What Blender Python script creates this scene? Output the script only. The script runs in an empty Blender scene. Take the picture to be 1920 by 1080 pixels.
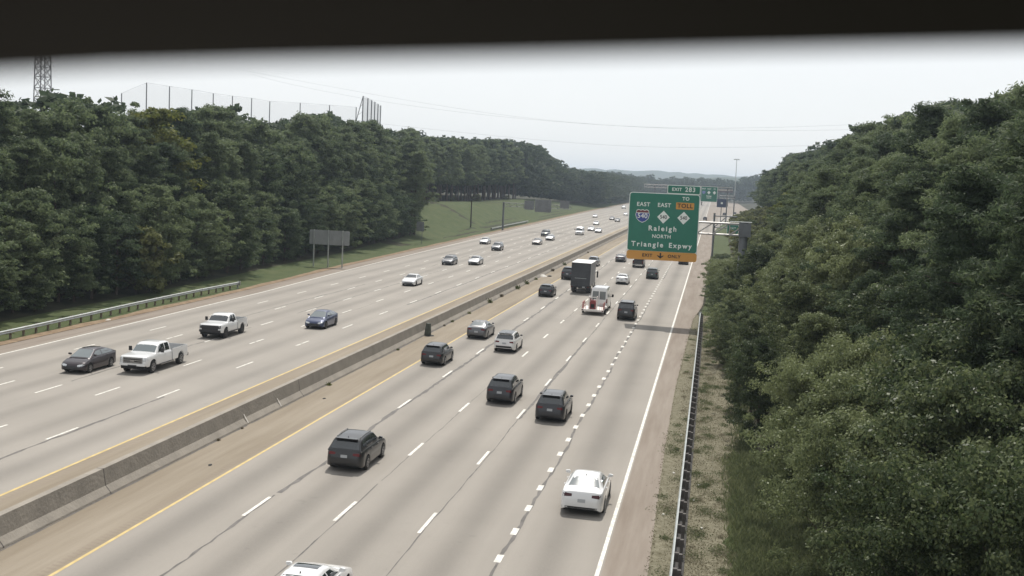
import bpy, bmesh, math, random
import numpy as np
from mathutils import Vector, Matrix
from mathutils.bvhtree import BVHTree
R = math.radians
SC = bpy.context.scene
COL = SC.collection

# ------------------------------------------------------------------ camera
F, YAW, PIT, ROL, CH = 2235.76, -.1639, .0907, .045, 14.577
fw = Vector((math.sin(YAW)*math.cos(PIT), math.cos(YAW)*math.cos(PIT), -math.sin(PIT)))
rt = Vector((math.cos(YAW), -math.sin(YAW), 0)); up = rt.cross(fw)
rt2 = rt*math.cos(ROL)+up*math.sin(ROL); up2 = -rt*math.sin(ROL)+up*math.cos(ROL)
cam_d = bpy.data.cameras.new('camera'); cam = bpy.data.objects.new('camera', cam_d); COL.objects.link(cam)
cam.matrix_world = Matrix(((rt2.x, up2.x, -fw.x, 0), (rt2.y, up2.y, -fw.y, 0), (rt2.z, up2.z, -fw.z, CH), (0, 0, 0, 1)))
cam_d.sensor_width = 36; cam_d.lens = 36*F/1920
cam_d.clip_start = .01; cam_d.clip_end = 20000
cam_d.dof.use_dof = True; cam_d.dof.focus_distance = 110; cam_d.dof.aperture_fstop = 12.5
SC.camera = cam

# ------------------------------------------------------------------ world, sun, exposure
SUN_EL, SUN_AZ = 60, -6
W = bpy.data.worlds.new('World'); SC.world = W; W.use_nodes = True
nt = W.node_tree; nt.nodes.clear()
wo = nt.nodes.new('ShaderNodeOutputWorld'); bg = nt.nodes.new('ShaderNodeBackground'); sk = nt.nodes.new('ShaderNodeTexSky')
sk.sky_type = 'NISHITA'; sk.sun_disc = False; sk.sun_elevation = R(SUN_EL); sk.sun_rotation = R(SUN_AZ)
sk.air_density = 1.0; sk.dust_density = 1.5; sk.ozone_density = 1.0; sk.altitude = 100
hs = nt.nodes.new('ShaderNodeHueSaturation'); hs.inputs['Saturation'].default_value = .45
nt.links.new(sk.outputs[0], hs.inputs['Color']); # thin bright cloud veil over the whole sky, slightly uneven
tc = nt.nodes.new('ShaderNodeTexCoord'); cn = nt.nodes.new('ShaderNodeTexNoise'); cn.inputs['Scale'].default_value = 2.2; cn.inputs['Detail'].default_value = 5
cmap = nt.nodes.new('ShaderNodeMapping'); cmap.inputs['Scale'].default_value = (1, 1, 3.5); nt.links.new(tc.outputs['Generated'], cmap.inputs[0]); nt.links.new(cmap.outputs[0], cn.inputs['Vector'])
cr = nt.nodes.new('ShaderNodeValToRGB'); cr.color_ramp.elements[0].position = .3; cr.color_ramp.elements[1].position = .75
cr.color_ramp.elements[0].color = (7.6, 7.75, 7.8, 1); cr.color_ramp.elements[1].color = (8.1, 8.15, 8.2, 1); nt.links.new(cn.outputs[0], cr.inputs[0])
cm = nt.nodes.new('ShaderNodeMix'); cm.data_type = 'RGBA'; cm.inputs[0].default_value = .72
nt.links.new(hs.outputs[0], cm.inputs[6]); nt.links.new(cr.outputs[0], cm.inputs[7])
nt.links.new(cm.outputs[2], bg.inputs[0]); nt.links.new(bg.outputs[0], wo.inputs[0])
bg.inputs[1].default_value = .13
sd = bpy.data.lights.new('sun', 'SUN'); sd.energy = 4.2; sd.angle = R(.5); sd.color = (1, .955, .88)
so = bpy.data.objects.new('sun', sd); COL.objects.link(so)
sun_dir = Vector((math.sin(R(SUN_AZ))*math.cos(R(SUN_EL)), math.cos(R(SUN_AZ))*math.cos(R(SUN_EL)), math.sin(R(SUN_EL))))
so.rotation_euler = sun_dir.to_track_quat('Z', 'Y').to_euler(); so.location = (0, 0, 200)
SC.view_settings.view_transform = 'Standard'; SC.view_settings.look = 'None'
SC.view_settings.gamma = 1; SC.view_settings.exposure = .0
SC.cycles.max_bounces = 8; SC.cycles.transparent_max_bounces = 16
SC.cycles.sample_clamp_indirect = 4

# ------------------------------------------------------------------ materials
MATS = {}
def mat(name, col, rough=.6, metal=0, coat=0, noise=None, spec=.5, bump=None, transl=0):
    """noise=(scale, amount[, second colour]); bump=(scale, strength)"""
    if name in MATS: return MATS[name]
    m = bpy.data.materials.new(name); MATS[name] = m; m.use_nodes = True
    n = m.node_tree.nodes; l = m.node_tree.links; b = n['Principled BSDF']
    b.inputs['Base Color'].default_value = (*col, 1); b.inputs['Roughness'].default_value = rough
    b.inputs['Metallic'].default_value = metal; b.inputs['Coat Weight'].default_value = coat
    b.inputs['Specular IOR Level'].default_value = spec
    g = n.new('ShaderNodeNewGeometry')
    if noise:
        t = n.new('ShaderNodeTexNoise'); t.inputs['Scale'].default_value = noise[0]; t.inputs['Detail'].default_value = 6
        l.new(g.outputs['Position'], t.inputs['Vector'])
        r = n.new('ShaderNodeValToRGB'); r.color_ramp.elements[0].position = .3; r.color_ramp.elements[1].position = .7
        c2 = noise[2] if len(noise) > 2 else tuple(c*(1-noise[1]) for c in col)
        c1 = col if len(noise) > 2 else tuple(min(1, c*(1+noise[1])) for c in col)
        r.color_ramp.elements[0].color = (*c2, 1); r.color_ramp.elements[1].color = (*c1, 1)
        l.new(t.outputs[0], r.inputs[0]); l.new(r.outputs[0], b.inputs['Base Color'])
    if bump:
        t2 = n.new('ShaderNodeTexNoise'); t2.inputs['Scale'].default_value = bump[0]; t2.inputs['Detail'].default_value = 5
        l.new(g.outputs['Position'], t2.inputs['Vector'])
        bn = n.new('ShaderNodeBump'); bn.inputs['Strength'].default_value = bump[1]; bn.inputs['Distance'].default_value = .1
        l.new(t2.outputs[0], bn.inputs['Height']); l.new(bn.outputs[0], b.inputs['Normal'])
    return m

def leaf_mat(name, c1, c2, tr=.35, scale=.55, rough=.6):
    m = bpy.data.materials.new(name); MATS[name] = m; m.use_nodes = True
    n = m.node_tree.nodes; l = m.node_tree.links; b = n['Principled BSDF']; o = n['Material Output']
    g = n.new('ShaderNodeNewGeometry'); t = n.new('ShaderNodeTexNoise'); t.inputs['Scale'].default_value = scale; t.inputs['Detail'].default_value = 4
    l.new(g.outputs['Position'], t.inputs['Vector'])
    oi = n.new('ShaderNodeObjectInfo')
    a = n.new('ShaderNodeMath'); a.operation = 'MULTIPLY_ADD'; a.inputs[1].default_value = .7; a.inputs[2].default_value = -.35
    l.new(oi.outputs['Random'], a.inputs[0])
    a2 = n.new('ShaderNodeMath'); a2.operation = 'MULTIPLY_ADD'; a2.inputs[1].default_value = .5; a2.inputs[2].default_value = -.25
    l.new(g.outputs['Random Per Island'], a2.inputs[0])
    s = n.new('ShaderNodeMath'); l.new(a.outputs[0], s.inputs[0]); l.new(t.outputs[0], s.inputs[1])
    s2 = n.new('ShaderNodeMath'); l.new(s.outputs[0], s2.inputs[0]); l.new(a2.outputs[0], s2.inputs[1])
    r = n.new('ShaderNodeValToRGB'); r.color_ramp.elements[0].position = .25; r.color_ramp.elements[1].position = .8
    r.color_ramp.elements[0].color = (*c1, 1); r.color_ramp.elements[1].color = (*c2, 1)
    l.new(s2.outputs[0], r.inputs[0]); l.new(r.outputs[0], b.inputs['Base Color'])
    b.inputs['Roughness'].default_value = rough; b.inputs['Specular IOR Level'].default_value = .2
    tl = n.new('ShaderNodeBsdfTranslucent'); l.new(r.outputs[0], tl.inputs[0])
    mx = n.new('ShaderNodeMixShader'); mx.inputs[0].default_value = tr
    l.new(b.outputs[0], mx.inputs[1]); l.new(tl.outputs[0], mx.inputs[2]); l.new(mx.outputs[0], o.inputs['Surface'])
    return m

def road_mat(name, base, x0, period, dark=.27, streak=.15):
    """worn concrete/asphalt: oil band down the middle of each lane, tyre-polished tracks, long streaks"""
    m = bpy.data.materials.new(name); m.use_nodes = True; n = m.node_tree.nodes; l = m.node_tree.links; b = n['Principled BSDF']
    b.inputs['Roughness'].default_value = .85; b.inputs['Specular IOR Level'].default_value = .3
    g = n.new('ShaderNodeNewGeometry'); sp = n.new('ShaderNodeSeparateXYZ'); l.new(g.outputs['Position'], sp.inputs[0])
    def M(op, a, c=None, d=None):
        k = n.new('ShaderNodeMath'); k.operation = op
        for i, v in enumerate((a, c, d)):
            if v is None: continue
            if isinstance(v, (int, float)): k.inputs[i].default_value = v
            else: l.new(v, k.inputs[i])
        return k.outputs[0]
    ph = M('MULTIPLY', M('SUBTRACT', sp.outputs[0], x0), 2*math.pi/period)
    band = M('POWER', M('MULTIPLY_ADD', M('COSINE', ph), -.5, .5), 2.6)      # 1 in lane centre
    mp = n.new('ShaderNodeMapping'); mp.inputs['Scale'].default_value = (1.2, .035, 1); l.new(g.outputs['Position'], mp.inputs[0])
    t1 = n.new('ShaderNodeTexNoise'); t1.inputs['Scale'].default_value = 1; t1.inputs['Detail'].default_value = 6; l.new(mp.outputs[0], t1.inputs['Vector'])
    t2 = n.new('ShaderNodeTexNoise'); t2.inputs['Scale'].default_value = .12; t2.inputs['Detail'].default_value = 8; l.new(g.outputs['Position'], t2.inputs['Vector'])
    t3 = n.new('ShaderNodeTexNoise'); t3.inputs['Scale'].default_value = 14; t3.inputs['Detail'].default_value = 4; l.new(g.outputs['Position'], t3.inputs['Vector'])
    v = M('SUBTRACT', 1.0, M('MULTIPLY', band, M('MULTIPLY_ADD', t1.outputs[0], 1.2*dark, .4*dark)))
    v = M('ADD', v, M('MULTIPLY_ADD', t1.outputs[0], 2*streak, -streak))
    v = M('ADD', v, M('MULTIPLY_ADD', t2.outputs[0], .30, -.15))
    v = M('ADD', v, M('MULTIPLY_ADD', t3.outputs[0], .16, -.08))
    # dark spots
    t4 = n.new('ShaderNodeTexNoise'); t4.inputs['Scale'].default_value = 1.7; t4.inputs['Detail'].default_value = 3; l.new(g.outputs['Position'], t4.inputs['Vector'])
    sp4 = M('MULTIPLY', M('GREATER_THAN', t4.outputs[0], .70), .06); v = M('SUBTRACT', v, sp4)
    mx = n.new('ShaderNodeMix'); mx.data_type = 'RGBA'; mx.blend_type = 'MULTIPLY'; mx.inputs[0].default_value = 1
    mx.inputs[6].default_value = (*base, 1); l.new(v, mx.inputs[7]); l.new(mx.outputs[2], b.inputs['Base Color'])
    return m

def noise_mat(name, ca, cb, scale=(1, 1, 1), s=1.0, p=(.35, .65), bump=.3, fine=None):
    m = bpy.data.materials.new(name); m.use_nodes = True; n = m.node_tree.nodes; l = m.node_tree.links; b = n['Principled BSDF']
    b.inputs['Roughness'].default_value = .95; b.inputs['Specular IOR Level'].default_value = .2
    g = n.new('ShaderNodeNewGeometry'); mp = n.new('ShaderNodeMapping'); mp.inputs['Scale'].default_value = scale; l.new(g.outputs['Position'], mp.inputs[0])
    t = n.new('ShaderNodeTexNoise'); t.inputs['Scale'].default_value = s; t.inputs['Detail'].default_value = 9; t.inputs['Roughness'].default_value = .65; l.new(mp.outputs[0], t.inputs['Vector'])
    r = n.new('ShaderNodeValToRGB'); r.color_ramp.elements[0].position = p[0]; r.color_ramp.elements[1].position = p[1]
    r.color_ramp.elements[0].color = (*ca, 1); r.color_ramp.elements[1].color = (*cb, 1); l.new(t.outputs[0], r.inputs[0])
    l.new(r.outputs[0], b.inputs['Base Color'])
    t2 = n.new('ShaderNodeTexNoise'); t2.inputs['Scale'].default_value = 9; t2.inputs['Detail'].default_value = 6; l.new(g.outputs['Position'], t2.inputs['Vector'])
    bn = n.new('ShaderNodeBump'); bn.inputs['Strength'].default_value = bump; bn.inputs['Distance'].default_value = .15
    l.new(t2.outputs[0], bn.inputs['Height']); l.new(bn.outputs[0], b.inputs['Normal'])
    return m

M_road = road_mat('road_eastbound', (.262, .240, .212), -3.62, 3.66)
M_roadW = road_mat('road_westbound', (.270, .248, .220), -28.65, 3.66, dark=.19)
M_shL = noise_mat('inner_shoulder', (.207, .173, .130), (.268, .231, .182), (1, .05, 1), 1.1, bump=.1)
M_shR = noise_mat('outer_shoulder', (.198, .164, .135), (.260, .226, .192), (1.2, .08, 1), 1.0, bump=.1)
M_white = mat('white_paint', (.60, .58, .53), .7, noise=(5, .30))
M_yellow = mat('yellow_paint', (.47, .35, .14), .7, noise=(2, .15))
M_crack = mat('joint_sealant', (.11, .10, .092), .8, noise=(2, .3))
M_conc = mat('barrier_concrete', (.245, .220, .186), .9, noise=(.8, .14), bump=(6, .3))
M_joint = mat('barrier_joint', (.07, .06, .055), .9)
M_galv = mat('galvanised_steel', (.40, .42, .41), .45, .6, noise=(2, .15))
M_post = mat('weathered_post', (.09, .08, .075), .8)
M_signpost = mat('sign_steel', (.14, .15, .16), .6, .3, noise=(1.5, .15))
M_truss = mat('truss_steel', (.36, .35, .34), .5, .4)
M_green = mat('sign_green', (.014, .165, .108), .45, noise=(1.2, .07))
M_signw = mat('sign_white', (.80, .84, .80), .5)
M_orange = mat('sign_orange', (.60, .29, .055), .5)
M_black = mat('sign_black', (.015, .013, .012), .6)
M_blue = mat('shield_blue', (.03, .06, .28), .5)
M_red = mat('shield_red', (.16, .03, .035), .5)
M_signback = mat('sign_back_aluminium', (.16, .165, .17), .6, .2, noise=(1.5, .12))
M_bark = mat('bark', (.075, .055, .042), .9, noise=(3, .35))
M_ground = noise_mat('forest_floor', (.018, .022, .010), (.055, .05, .028), s=.3)
M_grass = noise_mat('verge_grass', (.044, .066, .022), (.080, .092, .038), (1, .5, 1), .45, (.3, .7))
M_dry = noise_mat('dry_grass_ground', (.105, .095, .060), (.215, .198, .142), s=2.6, p=(.32, .68), bump=.5)
M_dirt = noise_mat('dirt', (.16, .11, .07), (.27, .20, .13), s=1.3)
M_strip = mat('asphalt_strip', (.035, .032, .03), .9, noise=(4, .3))
L_pine = leaf_mat('pine_needles', (.056, .082, .042), (.165, .205, .100), .5)
L_broad = leaf_mat('broad_leaves', (.058, .086, .042), (.165, .205, .100), .5)
L_near = leaf_mat('shrub_leaves', (.052, .074, .032), (.205, .235, .110), .42, 1.2, .45)
L_lime = leaf_mat('yellow_green_leaves', (.10, .12, .025), (.20, .20, .05), .45)
L_vine = leaf_mat('vine_leaves', (.090, .105, .035), (.190, .200, .075), .45)
L_far = leaf_mat('distant_leaves', (.050, .072, .040), (.125, .155, .085), .45, .12)

# ------------------------------------------------------------------ helpers
def tag(o, label=None, cat=None, group=None, kind=None):
    if label: o['label'] = label
    if cat: o['category'] = cat
    if group: o['group'] = group
    if kind: o['kind'] = kind
    return o
def link(name, me, parent=None, m=None):
    if m is not None and not len(me.materials): me.materials.append(m)
    o = bpy.data.objects.new(name, me); COL.objects.link(o)
    if parent: o.parent = parent
    return o
def empty(name, loc=(0, 0, 0), rz=0, ry=0):
    o = bpy.data.objects.new(name, None); COL.objects.link(o); o.location = loc; o.rotation_euler = (0, ry, rz); o.empty_display_size = .3
    return o
class MB:
    """vertex/face collector"""
    def __init__(s): s.v = []; s.f = []
    def add(s, vs, fs):
        k = len(s.v); s.v += [tuple(v) for v in vs]; s.f += [tuple(i+k for i in f) for f in fs]; return s
    def box(s, c, d, rz=0, M=None):
        x, y, z = d[0]/2, d[1]/2, d[2]/2
        vs = [Vector((a, b, e)) for a in (-x, x) for b in (-y, y) for e in (-z, z)]
        if rz: vs = [Matrix.Rotation(rz, 3, 'Z') @ v for v in vs]
        vs = [v+Vector(c) for v in vs]
        return s.add(vs, [(0, 1, 3, 2), (4, 6, 7, 5), (0, 4, 5, 1), (2, 3, 7, 6), (0, 2, 6, 4), (1, 5, 7, 3)])
    def tube(s, a, b, r, r2=None, n=8, cap=True):
        a, b = Vector(a), Vector(b); r2 = r if r2 is None else r2; d = (b-a).normalized()
        u = d.orthogonal().normalized(); w = d.cross(u)
        vs = []
        for p, q in ((a, r), (b, r2)):
            for i in range(n): t = 2*math.pi*i/n; vs.append(p+(u*math.cos(t)+w*math.sin(t))*q)
        fs = [(i, (i+1) % n, n+(i+1) % n, n+i) for i in range(n)]
        if cap: fs += [tuple(range(n-1, -1, -1)), tuple(range(n, 2*n))]
        return s.add(vs, fs)
    def loft(s, rings, closed=True, caps=True):
        n = len(rings[0]); vs = [p for r in rings for p in r]; fs = []
        for k in range(len(rings)-1):
            for i in range(n if closed else n-1):
                j = (i+1) % n; fs.append((k*n+i, k*n+j, (k+1)*n+j, (k+1)*n+i))
        if caps and closed: fs += [tuple(range(n-1, -1, -1)), tuple(range((len(rings)-1)*n, len(rings)*n))]
        return s.add(vs, fs)
    def mesh(s, name, m=None, smooth=None):
        me = bpy.data.meshes.new(name); me.from_pydata(s.v, [], s.f)
        if m: me.materials.append(m)
        bm = bmesh.new(); bm.from_mesh(me); bmesh.ops.recalc_face_normals(bm, faces=bm.faces); bm.to_mesh(me); bm.free()
        if smooth is not None:
            me.shade_smooth(); me.set_sharp_from_angle(angle=R(smooth))
        return me
    def obj(s, name, m, parent=None, smooth=None): return link(name, s.mesh(name, m, smooth), parent)

BX = -25.075
SL = -.0198; SW = .005; ZB = SL*BX
def gz(x):                      # paved plane height: eastbound falls to the right, westbound falls to the left
    return SL*x if x > BX else ZB+SW*(x-BX)
def wb_edge(y):                 # outer pavement edge, westbound
    return float(np.interp(y, [0, 80, 130, 172, 297, 616, 870, 1500], [-52.2, -52.4, -53, -54.6, -57.2, -63, -65, -72]))
def eb_edge(y):                 # outer pavement edge, eastbound
    return float(np.interp(y, [0, 44, 63, 86, 132, 150, 210, 440, 560, 700, 800], [-1.5, -1.6, -1.83, -1.95, -1.5, -.6, -.3, 1.0, 6, 17, 26]))
def terrain(x, y):
    if x < wb_edge(y):
        e = wb_edge(y); base = gz(e); d = e-x
        k = float(np.interp(y, [0, 200, 255, 330, 400, 500, 600, 700, 1500], [1.0, 1.0, 2.2, 7.0, 6.2, 6.2, 4.8, 1.6, 2.0]))
        t = min(1, max(0, (d-3)/max(8, (18 if y > 230 else 14)))); t = t*t*(3-2*t)
        far = min(1, max(0, (d-40)/400))*6
        return base-.05*min(1, d)+k*t+far
    if x > eb_edge(y) and x > -3:
        d = x-max(eb_edge(y), -2)
        t = min(1, max(0, (d-4)/14)); t = t*t*(3-2*t)
        k = float(np.interp(y, [0, 120, 200, 330, 500, 700], [.6, 1.0, 4.5, 6.0, 2.5, 1.0]))
        return gz(x) if d < .1 else gz(min(x, 4))-.04+k*t
    return gz(x)

def sheet(name, xf0, xf1, ys, nx, m, dz, zf=None, kind='structure', jag=0, seed=1):
    rnd = random.Random(seed); vs = []; fs = []
    for y in ys:
        a, b = xf0(y), xf1(y)
        if jag: a += rnd.uniform(-jag, jag)
        for i in range(nx+1):
            x = a+(b-a)*i/nx; vs.append((x, y, (zf(x, y) if zf else gz(x))+dz))
    for j in range(len(ys)-1):
        for i in range(nx):
            k = j*(nx+1)+i; fs.append((k, k+1, k+nx+2, k+nx+1))
    me = bpy.data.meshes.new(name); me.from_pydata(vs, [], fs); me.materials.append(m); me.shade_smooth()
    o = link(name, me); tag(o, kind=kind); return o
C_ = lambda v: (lambda y: v)

# ------------------------------------------------------------------ ground and roads
xs = sorted(set([-6000, -3000, -1500, -800, -500, -300, -200, -150, -120, -105]+[-100+2.5*i for i in range(19)]+[-54, -53, -52, -50, -40, -30, -25.2, -25.075, -20, -10, -3, -2, -1, 0, 1, 2, 3, 4]+[4+2*i for i in range(1, 19)]+[50, 70, 100, 150, 250, 500, 1000, 2000, 6000]))
ysg = [-400, -100, -40, 0]+list(range(20, 720, 10))+[760, 800, 900, 1000, 1200, 1400, 1700, 2200, 3000, 4500, 7000]
vs = [(x, y, terrain(x, y)-.02 if (x < wb_edge(y) or x > eb_edge(y)) else gz(x)-.03) for y in ysg for x in xs]
nx = len(xs); fs = [(j*nx+i, j*nx+i+1, (j+1)*nx+i+1, (j+1)*nx+i) for j in range(len(ysg)-1) for i in range(nx-1)]
me = bpy.data.meshes.new('ground'); me.from_pydata(vs, [], fs); me.shade_smooth(); tag(link('ground', me, m=M_ground), kind='structure')
YS = list(range(-60, 1400, 20))
YF = [-60+4*i for i in range(120)]+list(range(420, 1400, 20))
XE, XD, XY = -3.47, -7.28, -21.53
sheet('road_eastbound', C_(XY-.05), C_(XE+.15), YS, 4, M_road, 0)
sheet('inner_shoulder_eastbound', C_(-24.6), C_(XY-.05), YS, 2, M_shL, 0)
sheet('outer_shoulder_eastbound', C_(XE+.15), eb_edge, YF, 3, M_shR, 0)
sheet('road_westbound', lambda y: wb_edge(y)+2.2, C_(-28.6), YS, 6, M_roadW, 0)
sheet('inner_shoulder_westbound', C_(-28.6), C_(-25.5), YS, 2, M_shL, 0)
sheet('outer_shoulder_westbound', wb_edge, lambda y: wb_edge(y)+2.2, YF, 2, M_shR, 0)
# exit ramp
rampc = lambda y: float(np.interp(y, [380, 440, 500, 560, 640, 700, 780, 900], [-5, -3.5, -1, 3, 9, 16, 26, 44]))
sheet('exit_ramp', lambda y: rampc(y)-4, lambda y: rampc(y)+5, list(range(400, 900, 12)), 2, M_road, .012, zf=lambda x, y: gz(min(x, 2))+max(0, y-600)*.004)
# verges
yv = [-60+3*i for i in range(300)]
def lay(name, f0, f1, ys, n, m, dz): return sheet(name, f0, f1, ys, n, m, dz, zf=lambda x, y: terrain(x, y))
lay('verge_west', lambda y: wb_edge(y)-float(np.interp(y, [0, 200, 255, 300, 360, 700, 840], [6, 8, 10, 19, 24, 22, 10])), lambda y: wb_edge(y)-.9, list(range(-60, 900, 8)), 10, M_grass, .012)
sheet('dirt_edge_west', lambda y: wb_edge(y)-1.3, lambda y: wb_edge(y)+.05, YF, 1, M_dirt, .03, zf=terrain, jag=.22)
lay('verge_east', lambda y: eb_edge(y)-.02, lambda y: max(3.6, eb_edge(y)+3), [-60+3*i for i in range(67)], 8, M_dry, .012)
lay('verge_grass_east', lambda y: eb_edge(y)+.3, lambda y: eb_edge(y)+9, list(range(138, 700, 8)), 6, M_grass, .02)
lay('grass_strip_east', lambda y: 1.5+.22*math.sin(y*1.1)+.2*math.sin(y*2.9)+max(0, y-56)*.25, C_(5.5), [24+1.2*i for i in range(34)], 3, M_grass, .035)
sheet('asphalt_strip', C_(-.78), C_(-.30), [-20+4*i for i in range(38)], 1, M_strip, .03)

# markings
def line(name, x0f, x1f, ys, m, dz=.005):
    return sheet(name, x0f, x1f, ys, 1, m, dz)
YL = list(range(-40, 1300, 10))
line('edge_line_white_eastbound', C_(XE-.08), C_(XE+.08), YL, M_white)
line('edge_line_yellow_eastbound', C_(XY-.07), C_(XY+.07), YL, M_yellow)
line('edge_line_yellow_westbound', C_(-28.72), C_(-28.56), YL, M_yellow)
line('edge_line_white_westbound', lambda y: wb_edge(y)+2.3, lambda y: wb_edge(y)+2.46, YL, M_white)
def dashes(name, x, ph, cyc, ln, w, y1=1200, dz=.006, skip=0):
    b = MB(); y = ph-cyc*math.ceil((ph+30)/cyc)
    rnd = random.Random(name)
    while y < y1:
        segs = [(y, y+ln)]
        if skip and rnd.random() < skip: m_ = y+ln*rnd.uniform(.4, .6); segs = [(y, m_-.1), (m_+.15, y+ln)]
        for a, c in segs:
            x0, x1 = x-w/2, x+w/2
            b.add([(x0, a, gz(x0)+dz), (x1, a, gz(x1)+dz), (x1, c, gz(x1)+dz), (x0, c, gz(x0)+dz)], [(0, 1, 2, 3)])
        y += cyc
    tag(b.obj(name, M_white), kind='structure')
ft = .3048
dashes('exit_lane_markings', XD, 43.8-.45, 12*ft, .95, .26, 420)
for i, (x, ph) in enumerate(((XD-3.66, 45.82), (XD-7.32, 58.35), (XD-10.98, 45.45))):
    dashes('lane_markings', x, ph, 40*ft, 10*ft, .15, skip=.3)
for x, ph in ((-32.5, 66.8), (-36.2, 66.2), (-39.8, 65.6), (-43.2, 90.2), (-46.7, 70)):
    dashes('lane_markings_westbound', x, ph, 40*ft, 10*ft, .14, skip=.2)
def crack(name, x, y0, y1, w, amp, seed, prob=1, dz=.0035):
    """sealed lane joint: a ribbon that wanders and changes width, with gaps"""
    rnd = random.Random(seed); b = MB(); y = y0; dx = 0
    while y < y1:
        ln = rnd.uniform(8, 40)
        if rnd.random() < prob:
            pts = []; yy = y; wv = w*rnd.uniform(1.0, 2.0)
            while yy < min(y+ln, y1):
                dx += rnd.uniform(-1, 1)*amp*.10; dx *= .93
                pts.append((x+dx+rnd.uniform(-.012, .012), yy, wv*rnd.uniform(.45, 1.3))); yy += .7
            rings = [[(px-pw/2, py, gz(px)+dz), (px+pw/2, py, gz(px)+dz)] for px, py, pw in pts]
            if len(rings) > 1: b.loft(rings, closed=False)
        y += ln
    tag(b.obj(name, M_crack), kind='structure')
crack('sealed_joint', XD+.14, 25, 500, .10, .5, 1, .8)
crack('sealed_joint', XD-3.66+.16, 20, 500, .055, .3, 2, .95)
crack('sealed_joint', XD-3.66+.12, 70, 110, .16, .3, 22, .9, .0042)
crack('sealed_joint', XD-7.32+.10, 20, 500, .030, .3, 3, .9)
crack('sealed_joint', XD-10.98+.12, 20, 500, .13, .6, 4, .97)
crack('sealed_joint', -32.5+.25, 40, 600, .11, .5, 5, .97)
crack('sealed_joint', -36.2+.2, 70, 500, .05, .5, 6, .4)
crack('sealed_joint', -39.9, 70, 500, .09, .6, 7, .75)
crack('sealed_joint', -43.5, 70, 400, .08, .7, 8, .6)
# rumble strips milled beside both yellow lines
def rumble(name, x, w, y0, y1):
    b = MB(); y = y0
    while y < y1:
        b.add([(x-w/2, y, gz(x)+.003), (x+w/2, y, gz(x)+.003), (x+w/2, y+.11, gz(x)+.003), (x-w/2, y+.11, gz(x)+.003)], [(0, 1, 2, 3)]); y += .34
    tag(b.obj(name, mat('rumble_groove', (.215, .175, .135), .9)), kind='structure')
rumble('rumble_strip', -21.93, .36, 30, 200); rumble('rumble_strip', -28.15, .5, 35, 200)

# ------------------------------------------------------------------ median barrier
prof = [(.52, 0), (.50, .07), (.27, .34), (.155, 1.06), (-.155, 1.06), (-.27, .34), (-.50, .07), (-.52, 0)]
br = empty('median_barrier', (BX, 0, ZB)); tag(br, 'long beige concrete median barrier between the two directions of the motorway', 'barrier')
b = MB(); b.loft([[(px, y, pz) for px, pz in prof] for y in [-60+20*i for i in range(66)]]); b.obj('wall', M_conc, br)
prj = [(px*1.012, pz*1.003) for px, pz in prof]
for y in (46.3, 38.5, 70.5, 104):
    b = MB(); b.loft([[(px, yy, pz) for px, pz in prj[:-1]+[prj[-1]]] for yy in (y, y+.05)]); b.obj('joint', M_joint, br)
for y, dz in ((61.5, 0), (66.6, 0)):
    b = MB(); b.add([(.505, y, .075), (.505, y+.16, .075), (.23, y+.12, .55), (.23, y+.02, .55)], [(0, 1, 2, 3)]); b.obj('scrape_mark', mat('pale_scrape', (.5, .47, .42), .8), br)
crack('gutter_joint', -24.50, 20, 420, .07, .12, 31, 1, .006)
# weeds growing from the gutter joint
rw = random.Random(5)
def weed_mesh(nm, r, n, seed, m):
    rn = np.random.RandomState(seed); P = rn.normal(size=(n, 3))*r*.45; P[:, 2] = np.abs(P[:, 2])
    return leaf_quads(nm, P, rn, .09, .05, m)
def leaf_quads(nm, P, rn, a, c, m, outward=None, k=.5):
    """one small quad per point; half-length a, half-width c"""
    n = len(P); N = rn.normal(size=(n, 3))
    if outward is not None: N = N*k*.6+outward*(1-k)*1.6
    N /= np.linalg.norm(N, axis=1)[:, None]+1e-9
    T = rn.normal(size=(n, 3)); T -= (T*N).sum(1)[:, None]*N; T /= np.linalg.norm(T, axis=1)[:, None]+1e-9
    B = np.cross(N, T); s = rn.uniform(.65, 1.35, (n, 1)); A = T*a*s; Bc = B*c*s
    V = np.stack([P-A, P-Bc+A*.1, P+A, P+Bc+A*.1], 1).reshape(-1, 3)
    me = bpy.data.meshes.new(nm); me.vertices.add(4*n); me.vertices.foreach_set('co', V.astype(np.float32).ravel())
    me.loops.add(4*n); me.loops.foreach_set('vertex_index', np.arange(4*n, dtype=np.int32))
    me.polygons.add(n); me.polygons.foreach_set('loop_start', np.arange(0, 4*n, 4, dtype=np.int32)); me.update(calc_edges=True)
    me.materials.append(m); return me
wm = [weed_mesh('weeds', .30, 160, s, L_vine) for s in range(3)]
M_deadweed = mat('dry_weed', (.16, .13, .08), .9)
wmd = [weed_mesh('weeds', .25, 120, s+7, M_deadweed) for s in range(2)]
for y in (57.3, 60.4, 75.0, 92.4, 109.5, 113.0, 121, 133, 140.5, 152, 160, 168, 186, 201, 240):
    me = rw.choice(wm+wmd); s = rw.uniform(.3, .75) if y < 130 else rw.uniform(.7, 1.5)
    o = link('weed', me); o.location = (-24.47+rw.uniform(-.05, .12), y, gz(-24.5)); o.scale = (s*.8, s*1.3, s); o.rotation_euler[2] = 0
    tag(o, 'small weed growing from the joint at the foot of the median barrier', 'weed', 'weeds along the median barrier')

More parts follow.
